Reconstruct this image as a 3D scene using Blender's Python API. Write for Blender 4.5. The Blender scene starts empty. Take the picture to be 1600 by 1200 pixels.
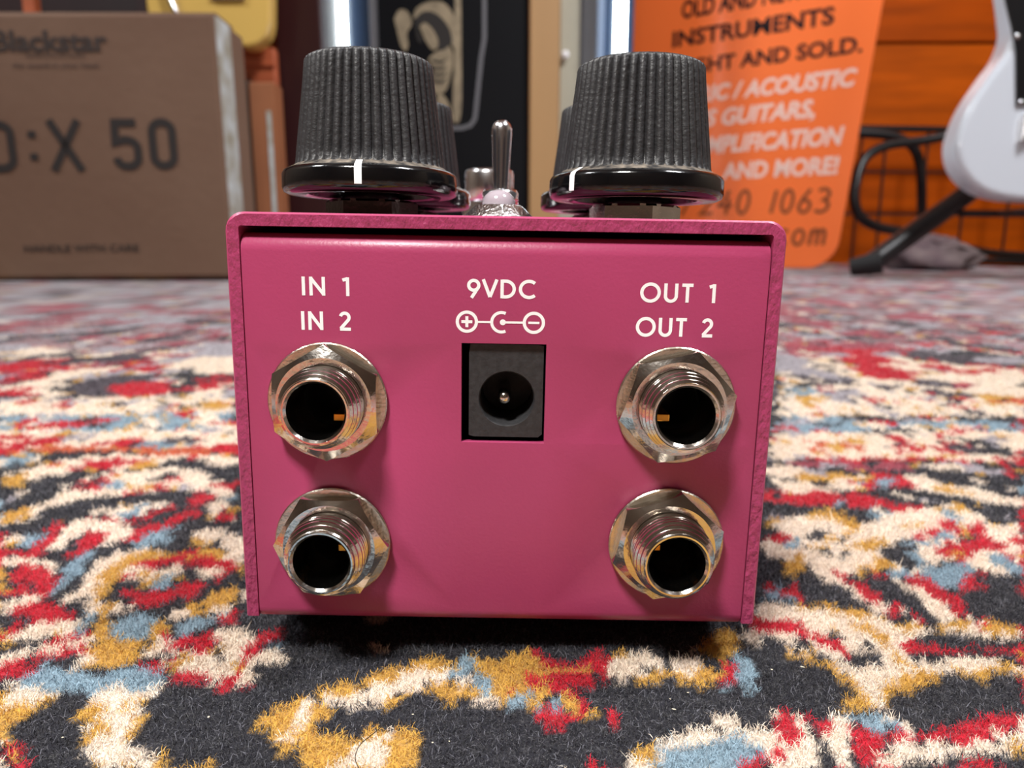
import bpy, math, random
import numpy as np
from mathutils import Vector, Matrix

random.seed(7)
rng = np.random.default_rng(11)
R = math.radians
scene = bpy.context.scene
COL = scene.collection

# ------------------------------------------------------------------ camera, world, lights, exposure
F_PX = 1110.0
PITCH = math.atan(212 / F_PX)
CAM = Vector((0.0, -0.080, 0.049))
cd = bpy.data.cameras.new('camera')
cd.sensor_width = 36.0
cd.lens = F_PX / 1600 * 36.0
cd.clip_start = 0.004
cd.clip_end = 20
cd.dof.use_dof = True
cd.dof.focus_distance = 0.0775
cd.dof.aperture_fstop = cd.lens / 0.75
cam = bpy.data.objects.new('camera', cd)
COL.objects.link(cam)
cam.location = CAM
cam.rotation_euler = (math.pi / 2 - PITCH, 0, 0)
scene.camera = cam

vs = scene.view_settings
scene.display_settings.display_device = 'sRGB'
vs.view_transform = 'Standard'
vs.look = 'None'
vs.exposure = 0.0
vs.gamma = 1.0
vs.use_curve_mapping = False

world = bpy.data.worlds.new('world')
scene.world = world
world.use_nodes = True
world.node_tree.nodes['Background'].inputs[0].default_value = (0.9, 0.92, 1.0, 1)
world.node_tree.nodes['Background'].inputs[1].default_value = 0.05


def area_light(name, loc, target, size, energy, color, size_y=None):
    l = bpy.data.lights.new(name, 'AREA')
    l.energy = energy
    l.color = color
    l.size = size
    if size_y:
        l.shape = 'RECTANGLE'
        l.size_y = size_y
    o = bpy.data.objects.new(name, l)
    COL.objects.link(o)
    o.location = loc
    d = Vector(target) - Vector(loc)
    o.rotation_euler = d.to_track_quat('-Z', 'Y').to_euler()
    return o


area_light('desk_lamp_key', (-0.12, -0.215, 0.47), (0, 0, 0.02), 0.08, 3.95, (1.0, 0.97, 0.93))
area_light('ceiling_lamp_room', (1.2, -0.1, 2.2), (1.0, 1.6, 0.2), 0.5, 70, (0.97, 0.97, 1.0))
area_light('ceiling_lamp_left', (-1.9, 0.2, 2.4), (-0.6, 1.2, 0.2), 0.4, 37, (0.95, 0.97, 1.0))
area_light('rear_fill_light', (-0.6, -1.5, 2.45), (-0.3, -1.9, 0.4), 0.6, 7, (1.0, 0.97, 0.93))  # added fill behind the camera; lights the front wall for the chrome to mirror


# ------------------------------------------------------------------ helpers
def ray(x, y):
    u = (x - 800) / F_PX
    v = (600 - y) / F_PX
    c, s = math.cos(PITCH), math.sin(PITCH)
    return Vector((u, c + v * s, -s + v * c))


def at(x, y, Y):
    """point of the place that lies on the plane y = Y behind photo position x, y"""
    d = ray(x, y)
    return CAM + d * ((Y - CAM.y) / d.y)


def ground(x, y, z=0.0):
    d = ray(x, y)
    return CAM + d * ((z - CAM.z) / d.z)


def lin(c):
    return tuple(((v / 255) / 12.92 if v / 255 <= 0.04045 else ((v / 255 + 0.055) / 1.055) ** 2.4) for v in c)


def mat(name, rgb=None, rough=0.5, metal=0.0, spec=0.5, coat=0.0, noise=None, var=0.0, var_scale=20.0,
        bump=0.0, bump_scale=200.0, sheen=0.0, attr=None, stretch=(1, 1, 1), emit=None, trans=0.0, rgb2=None, crough=0.1):
    m = bpy.data.materials.new(name)
    m.use_nodes = True
    nt = m.node_tree
    b = nt.nodes['Principled BSDF']
    b.inputs['Roughness'].default_value = rough
    b.inputs['Metallic'].default_value = metal
    b.inputs['Specular IOR Level'].default_value = spec
    b.inputs['Coat Weight'].default_value = coat
    b.inputs['Coat Roughness'].default_value = crough
    b.inputs['Sheen Weight'].default_value = sheen
    b.inputs['Sheen Roughness'].default_value = 0.5
    if trans:
        b.inputs['Transmission Weight'].default_value = trans
    tc = nt.nodes.new('ShaderNodeTexCoord')
    mp = nt.nodes.new('ShaderNodeMapping')
    mp.inputs['Scale'].default_value = stretch
    nt.links.new(tc.outputs['Object'], mp.inputs['Vector'])
    if attr:
        a = nt.nodes.new('ShaderNodeAttribute')
        a.attribute_name = attr
        nt.links.new(a.outputs['Color'], b.inputs['Base Color'])
    elif rgb is not None:
        base = lin(rgb)
        if var or rgb2:
            n = nt.nodes.new('ShaderNodeTexNoise')
            n.inputs['Scale'].default_value = var_scale
            n.inputs['Detail'].default_value = 5
            nt.links.new(mp.outputs['Vector'], n.inputs['Vector'])
            r = nt.nodes.new('ShaderNodeValToRGB')
            r.color_ramp.elements[0].position = 0.32
            r.color_ramp.elements[1].position = 0.68
            lo = lin(rgb2) if rgb2 else tuple(v * (1 - var) for v in base)
            hi = base if rgb2 else tuple(min(1, v * (1 + var)) for v in base)
            r.color_ramp.elements[0].color = (*lo, 1)
            r.color_ramp.elements[1].color = (*hi, 1)
            nt.links.new(n.outputs['Fac'], r.inputs['Fac'])
            nt.links.new(r.outputs['Color'], b.inputs['Base Color'])
        else:
            b.inputs['Base Color'].default_value = (*base, 1)
    if bump:
        n2 = nt.nodes.new('ShaderNodeTexNoise')
        n2.inputs['Scale'].default_value = bump_scale
        n2.inputs['Detail'].default_value = 3
        nt.links.new(mp.outputs['Vector'], n2.inputs['Vector'])
        bp = nt.nodes.new('ShaderNodeBump')
        bp.inputs['Strength'].default_value = bump
        bp.inputs['Distance'].default_value = 0.5 / bump_scale
        nt.links.new(n2.outputs['Fac'], bp.inputs['Height'])
        nt.links.new(bp.outputs['Normal'], b.inputs['Normal'])
    if emit:
        b.inputs['Emission Color'].default_value = (*emit[0], 1)
        b.inputs['Emission Strength'].default_value = emit[1]
    return m


def tag(o, label=None, cat=None, group=None, kind=None):
    if label:
        o['label'] = label
    if cat:
        o['category'] = cat
    if group:
        o['group'] = group
    if kind:
        o['kind'] = kind
    return o


def empty(name, loc=(0, 0, 0), rot=(0, 0, 0)):
    o = bpy.data.objects.new(name, None)
    o.empty_display_size = 0.02
    COL.objects.link(o)
    o.location = loc
    o.rotation_euler = rot
    return o


def link(name, me, m, parent=None, loc=(0, 0, 0), rot=(0, 0, 0), smooth=False, auto=None):
    o = bpy.data.objects.new(name, me)
    COL.objects.link(o)
    ms = m if isinstance(m, (list, tuple)) else [m]
    if not me.materials:
        for x in ms:
            me.materials.append(x)
    o.location = loc
    o.rotation_euler = rot
    if parent:
        o.parent = parent
    if smooth:
        me.shade_smooth()
        if auto:
            me.set_sharp_from_angle(angle=R(auto))
    return o


class MB:
    """collects vertices and faces; scale k (0.001 = coordinates in millimetres)"""
    def __init__(s, k=1.0):
        s.v, s.f, s.mi, s.k = [], [], [], k
        s.cur = 0

    def add(s, vs, fs):
        o = len(s.v)
        s.v += [tuple(c * s.k for c in v) for v in vs]
        s.f += [tuple(i + o for i in f) for f in fs]
        s.mi += [s.cur] * len(fs)
        return s

    def box(s, x0, x1, y0, y1, z0, z1):
        return s.add([(x0, y0, z0), (x1, y0, z0), (x1, y1, z0), (x0, y1, z0), (x0, y0, z1), (x1, y0, z1), (x1, y1, z1), (x0, y1, z1)],
                     [(0, 3, 2, 1), (4, 5, 6, 7), (0, 1, 5, 4), (1, 2, 6, 5), (2, 3, 7, 6), (3, 0, 4, 7)])

    def lathe(s, prof, n=48, axis='Z', rf=None, cap0=False, cap1=False, org=(0, 0, 0)):
        vs, fs = [], []
        for j, (r, h) in enumerate(prof):
            for i in range(n):
                a = 2 * math.pi * i / n
                rr = rf(r, h, a, j) if rf else r
                if axis == 'Z':
                    p = (rr * math.cos(a), rr * math.sin(a), h)
                else:                      # axis along -Y (towards the viewer)
                    p = (rr * math.cos(a), -h, rr * math.sin(a))
                vs.append((p[0] + org[0], p[1] + org[1], p[2] + org[2]))
        m = len(prof)
        for j in range(m - 1):
            for i in range(n):
                k = (i + 1) % n
                fs.append((j * n + i, j * n + k, (j + 1) * n + k, (j + 1) * n + i))
        if cap0:
            fs.append(tuple(range(n))[::-1])
        if cap1:
            fs.append(tuple((m - 1) * n + i for i in range(n)))
        return s.add(vs, fs)

    def prism(s, pts, y0, y1):
        """outline in x, z pushed from y0 to y1"""
        n = len(pts)
        vs = [(x, y0, z) for x, z in pts] + [(x, y1, z) for x, z in pts]
        fs = [tuple(range(n)), tuple(range(2 * n - 1, n - 1, -1))]
        fs += [(i, i + n, (i + 1) % n + n, (i + 1) % n) for i in range(n)]
        return s.add(vs, fs)

    def tube(s, pts, rad, n=10, caps=True):
        pts = [Vector(p) for p in pts]
        rads = rad if isinstance(rad, (list, tuple)) else [rad] * len(pts)
        vs, fs = [], []
        up = Vector((0.13, 0.21, 0.97)).normalized()
        for i, p in enumerate(pts):
            t = (pts[min(i + 1, len(pts) - 1)] - pts[max(i - 1, 0)]).normalized()
            a = t.cross(up)
            if a.length < 1e-4:
                a = t.cross(Vector((1, 0, 0)))
            a.normalize()
            b = t.cross(a)
            for j in range(n):
                q = 2 * math.pi * j / n
                vs.append(tuple(p + (a * math.cos(q) + b * math.sin(q)) * rads[i]))
        for i in range(len(pts) - 1):
            for j in range(n):
                k = (j + 1) % n
                fs.append((i * n + j, (i + 1) * n + j, (i + 1) * n + k, i * n + k))
        if caps:
            fs.append(tuple(range(n)))
            fs.append(tuple(len(vs) - 1 - j for j in range(n)))
        return s.add(vs, fs)

    def mesh(s, name):
        me = bpy.data.meshes.new(name)
        me.from_pydata(s.v, [], s.f)
        if any(s.mi):
            me.polygons.foreach_set('material_index', s.mi)
        me.update()
        return me

    def build(s, name, m, parent=None, loc=(0, 0, 0), rot=(0, 0, 0), smooth=False, auto=None, bevel=None, segs=2):
        o = link(name, s.mesh(name), m, parent, loc, rot, smooth, auto)
        if bevel:
            b = o.modifiers.new('bevel', 'BEVEL')
            b.width = bevel
            b.segments = segs
            b.limit_method = 'ANGLE'
            b.angle_limit = R(40)
        return o


def smooth_path(pts, n=8):
    pts = [Vector(p) for p in pts]
    out = []
    for i in range(len(pts) - 1):
        p0, p1, p2, p3 = pts[max(i - 1, 0)], pts[i], pts[i + 1], pts[min(i + 2, len(pts) - 1)]
        for k in range(n):
            t = k / n
            out.append(0.5 * ((2 * p1) + (p2 - p0) * t + (2 * p0 - 5 * p1 + 4 * p2 - p3) * t * t + (3 * p1 - p0 - 3 * p2 + p3) * t ** 3))
    out.append(pts[-1])
    return out


# stroke lettering: glyph = list of polylines on a unit cap height, plus width
def arc(cx, cy, rx, ry, a0, a1, n=18):
    return [(cx + rx * math.cos(R(a0 + (a1 - a0) * i / n)), cy + ry * math.sin(R(a0 + (a1 - a0) * i / n))) for i in range(n + 1)]


GEO = {
    'I': ([[(0.08, 0), (0.08, 1)]], 0.16),
    'N': ([[(0.08, 0), (0.08, 1)], [(0.08, 0.93), (0.68, 0.07)], [(0.68, 0), (0.68, 1)]], 0.76),
    'O': ([arc(0.5, 0.5, 0.45, 0.45, 0, 360, 40)], 1.0),
    'U': ([[(0.08, 1), (0.08, 0.34)] + arc(0.36, 0.34, 0.28, 0.28, 180, 360, 16) + [(0.64, 1)]], 0.72),
    'T': ([[(0.0, 0.92), (0.58, 0.92)], [(0.29, 0), (0.29, 0.9)]], 0.58),
    '1': ([[(0.02, 0.84), (0.26, 0.93)], [(0.26, 0), (0.26, 1)]], 0.34),
    '2': ([arc(0.3, 0.7, 0.22, 0.23, 165, -35, 16) + [(0.08, 0.1)], [(0.04, 0.07), (0.6, 0.07)]], 0.62),
    '9': ([arc(0.31, 0.67, 0.25, 0.26, 0, 360, 28), [(0.52, 0.54), (0.2, 0.0)]], 0.6),
    'V': ([[(0.02, 1), (0.36, 0.06)], [(0.36, 0.06), (0.7, 1)]], 0.72),
    'D': ([[(0.08, 0), (0.08, 1)], [(0.08, 0.92), (0.26, 0.92)] + arc(0.26, 0.5, 0.42, 0.42, 90, -90, 22) + [(0.08, 0.08)]], 0.76),
    'C': ([arc(0.5, 0.5, 0.43, 0.43, 48, 312, 30)], 0.84),
    ' ': ([], 0.42),
}
HAND = {
    '0': ([arc(0.25, 0.5, 0.22, 0.48, 100, 460, 26)], 0.55),
    '1': ([[(0.12, 0), (0.2, 1)]], 0.32),
    '2': ([arc(0.28, 0.72, 0.24, 0.26, 165, -40, 14) + [(0.04, 0.04), (0.58, 0.06)]], 0.62),
    '4': ([[(0.4, 1), (0.04, 0.38), (0.6, 0.36)], [(0.42, 0.7), (0.38, 0)]], 0.64),
    '6': ([[(0.42, 1), (0.14, 0.55)] + arc(0.28, 0.27, 0.22, 0.26, 130, 490, 24)], 0.56),
    '3': ([arc(0.24, 0.75, 0.24, 0.23, 140, -80, 14) + arc(0.24, 0.27, 0.28, 0.26, 80, -140, 16)], 0.6),
    '7': ([[(0.04, 0.94), (0.5, 0.94), (0.12, 0)]], 0.55),
    'c': ([arc(0.26, 0.3, 0.22, 0.28, 45, 315, 16)], 0.5),
    'o': ([arc(0.26, 0.3, 0.22, 0.28, 0, 360, 20)], 0.56),
    'm': ([[(0.05, 0), (0.07, 0.58)], [(0.07, 0.4)] + arc(0.22, 0.4, 0.13, 0.18, 160, 0, 8) + [(0.35, 0)], [(0.35, 0.4)] + arc(0.5, 0.4, 0.13, 0.18, 160, 0, 8) + [(0.63, 0)]], 0.72),
    '.': ([[(0.06, 0), (0.1, 0.08)]], 0.2),
    ' ': ([], 0.45),
}
DIN = {
    'I': ([[(0.08, 0), (0.08, 1)]], 0.16),
    'D': ([[(0.07, 0.07), (0.07, 0.93), (0.2, 0.93)] + arc(0.22, 0.75, 0.16, 0.18, 90, 0, 6) + arc(0.22, 0.25, 0.16, 0.18, 0, -90, 6) + [(0.07, 0.07)]], 0.45),
    'a': ([[(0.07, 0.22), (0.07, 0.36)]], 0.14),
    'b': ([[(0.07, 0.66), (0.07, 0.8)]], 0.14),
    'X': ([[(0.03, 1), (0.5, 0)], [(0.5, 1), (0.03, 0)]], 0.53),
    '5': ([[(0.4, 0.93), (0.08, 0.93), (0.07, 0.55), (0.22, 0.6)] + arc(0.24, 0.42, 0.16, 0.17, 90, 0, 6) + arc(0.24, 0.24, 0.16, 0.17, 0, -90, 6) + arc(0.22, 0.24, 0.15, 0.17, -90, -180, 6)], 0.45),
    '0': ([arc(0.23, 0.75, 0.16, 0.18, 0, 180, 10) + arc(0.23, 0.25, 0.16, 0.18, 180, 360, 10) + [(0.39, 0.75)]], 0.46),
    ' ': ([], 0.3),
}


def ribbon(mb, pts, w, fn):
    """flat stroke of width w through pts; fn maps (u, v) to a point"""
    n = len(pts)
    closed = n > 3 and math.dist(pts[0], pts[-1]) < 1e-6
    vs, fs = [], []
    for i, p in enumerate(pts):
        a = pts[i - 1] if i else (pts[-2] if closed else pts[0])
        b = pts[i + 1] if i < n - 1 else (pts[1] if closed else pts[-1])
        d1 = Vector((p[0] - a[0], p[1] - a[1]))
        d2 = Vector((b[0] - p[0], b[1] - p[1]))
        if d1.length < 1e-9:
            d1 = d2
        if d2.length < 1e-9:
            d2 = d1
        d1.normalize()
        d2.normalize()
        t = d1 + d2
        t = t.normalized() if t.length > 1e-6 else d1
        nrm = Vector((-t.y, t.x))
        k = 0.5 * w / max(0.5, abs(nrm.dot(Vector((-d1.y, d1.x)))))
        vs.append(fn(p[0] + nrm.x * k, p[1] + nrm.y * k))
        vs.append(fn(p[0] - nrm.x * k, p[1] - nrm.y * k))
    for i in range(n - 1):
        fs.append((2 * i, 2 * i + 1, 2 * i + 3, 2 * i + 2))
    mb.add(vs, fs)


def strokes(mb, text, font, x0, x1, z0, z1, w, fn, gap=0.2, shear=0.0):
    tot = sum(font[c][1] for c in text) + gap * (len(text) - 1)
    h = z1 - z0
    kx = (x1 - x0) / tot
    x = 0
    for c in text:
        for pl in font[c][0]:
            Layer.y = -0.03 - 0.006 * ((Layer.y < -0.033) == False)
            ribbon(mb, [(x0 + (x + u) * kx + shear * v * h, z0 + v * h) for u, v in pl], w, fn)
        x += font[c][1] + gap


def text_mesh(mb, text, x0, x1, z0, cap, y, bold=0.0, shear=0.0, gap=1.0):
    """lettering in the built-in font fitted between x0 and x1 on baseline z0 (x, z plane at depth y)"""
    cu = bpy.data.curves.new('text', 'FONT')
    cu.body = text
    cu.offset = bold
    cu.shear = shear
    cu.space_character = gap
    cu.resolution_u = 4
    o = bpy.data.objects.new('text', cu)
    COL.objects.link(o)
    dg = bpy.context.evaluated_depsgraph_get()
    me = bpy.data.meshes.new_from_object(o.evaluated_get(dg))
    P = [tuple(v.co) for v in me.vertices]
    fs = [tuple(p.vertices) for p in me.polygons]
    bpy.data.objects.remove(o)
    bpy.data.curves.remove(cu)
    bpy.data.meshes.remove(me)
    a, b = min(p[0] for p in P), max(p[0] for p in P)
    kx = (x1 - x0) / (b - a)
    kz = cap / 0.72
    mb.add([(x0 + (p[0] - a) * kx, y, z0 + p[1] * kz) for p in P], fs)


# ------------------------------------------------------------------ materials
M = {}
M['paint'] = mat('plum_paint', (166, 62, 101), 0.36, spec=0.45, bump=0.12, bump_scale=2500, var=0.05, var_scale=60)
M['paint_edge'] = mat('plum_paint_cut_edge', (160, 60, 99), 0.33, spec=0.5, bump=1.0, bump_scale=1300, var=0.06, var_scale=700, stretch=(1, 1, 0.6))
M['nickel'] = mat('nickel', (208, 202, 194), 0.16, metal=1.0, bump=0.12, bump_scale=1800, var=0.12, var_scale=350)
M['nickel_brushed'] = mat('nickel_brushed', (200, 190, 174), 0.27, metal=1.0, bump=0.25, bump_scale=2200, var=0.15, var_scale=400)
M['chrome'] = mat('chrome', (225, 225, 228), 0.2, metal=1.0)
M['bezel'] = mat('knurled_chrome', (200, 196, 195), 0.25, metal=1.0, bump=0.9, bump_scale=2600)
M['dark_nut'] = mat('dark_nut', (74, 66, 62), 0.3, metal=1.0, bump=0.2, bump_scale=900)
M['brass'] = mat('brass', (214, 150, 60), 0.3, metal=1.0)
M['bore'] = mat('socket_inside', (16, 15, 14), 0.6)
M['knob'] = mat('knob_black', (36, 36, 38), 0.48, spec=0.5, bump=0.35, bump_scale=2200, var=0.25, var_scale=900)
M['gloss'] = mat('gloss_black', (9, 9, 11), 0.14, spec=0.6, bump=0.05, bump_scale=500)
M['dust'] = mat('dusty_black', (122, 112, 100), 0.85, rgb2=(24, 23, 23), var_scale=900)
M['plastic'] = mat('socket_plastic', (44, 44, 46), 0.55, bump=0.3, bump_scale=2500, var=0.25, var_scale=1500)
M['white_print'] = mat('white_print', (250, 250, 250), 0.45)
M['lens'] = mat('milky_lens', (172, 162, 170), 0.12, spec=0.6, coat=0.5)
M['rubber'] = mat('rubber', (20, 20, 21), 0.8)
M['void'] = mat('inside_dark', (14, 8, 10), 0.8)  # near-black that puts the shade of the hollow case into the colour


# ------------------------------------------------------------------ the setting
XL, XR, YF, YB, ZC = -2.4, 2.6, -2.4, 2.40, 2.6
M['floor'] = mat('floor_boards', (92, 66, 46), 0.55, var=0.2, var_scale=9, stretch=(1, 6, 1))
M['plaster'] = mat('wall_plaster', (150, 138, 122), 0.85, var=0.06, var_scale=6)
M['ceil'] = mat('ceiling_white', (170, 164, 154), 0.9)
M['wood_seam'] = mat('seam_dark', (48, 26, 12), 0.8)
tag(MB().box(XL, XR, YF, YB + 0.1, -0.06, -0.012).build('floor', M['floor']), kind='structure')
tag(MB().box(XL, XR, YF, YB + 0.1, ZC, ZC + 0.05).build('ceiling', M['ceil']), kind='structure')
tag(MB().box(XL - 0.05, XL, YF, YB + 0.1, -0.06, ZC + 0.05).build('wall_left', M['plaster']), kind='structure')
tag(MB().box(XR, XR + 0.05, YF, YB + 0.1, -0.06, ZC + 0.05).build('wall_right', M['plaster']), kind='structure')
tag(MB().box(XL - 0.05, XR + 0.05, YF - 0.05, YF, -0.06, ZC + 0.05).build('wall_front', M['plaster']), kind='structure')
wb = tag(MB().box(XL - 0.05, XR + 0.05, YB + 0.018, YB + 0.1, -0.06, ZC + 0.05).build('wall_back', M['wood_seam']), kind='structure')
zs = at(1450, 67, YB).z
pitch = (at(1450, 67, YB).z - at(1450, 334, YB).z) / 2
z = zs
while z - pitch > -0.012:
    z -= pitch
bot = z - pitch
i = 0
while bot < ZC:
    z0, z1 = max(bot, -0.012) + 0.004, min(bot + pitch, ZC) - 0.004
    if z1 - z0 > 0.02:
        k = random.uniform(-12, 12)
        pm = mat('orange_plank', (178 + k, 78 + k * 0.8, max(0, 3 + k * 0.3)), 0.55, spec=0.1, var=0.22, var_scale=3.2, stretch=(1, 1, 9), bump=0.15, bump_scale=40)
        MB().box(XL, XR, YB, YB + 0.018, z0, z1).build('plank', pm, wb, bevel=0.003)
    bot += pitch
    i += 1

# ------------------------------------------------------------------ rug
PAL = {'K': (38, 38, 45), 'R': (186, 22, 44), 'C': (228, 212, 194), 'G': (200, 155, 70), 'B': (134, 158, 172),
       'S': (150, 120, 124), 'P': (160, 74, 88), 'L': (168, 162, 168), 'D': (78, 70, 78), 'O': (196, 96, 60)}  # S, P and L: rug tones with the hazy grazing sheen mixed in
PALA = {k: np.array(lin(v)) for k, v in PAL.items()}
KEYS = list(PAL)

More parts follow.
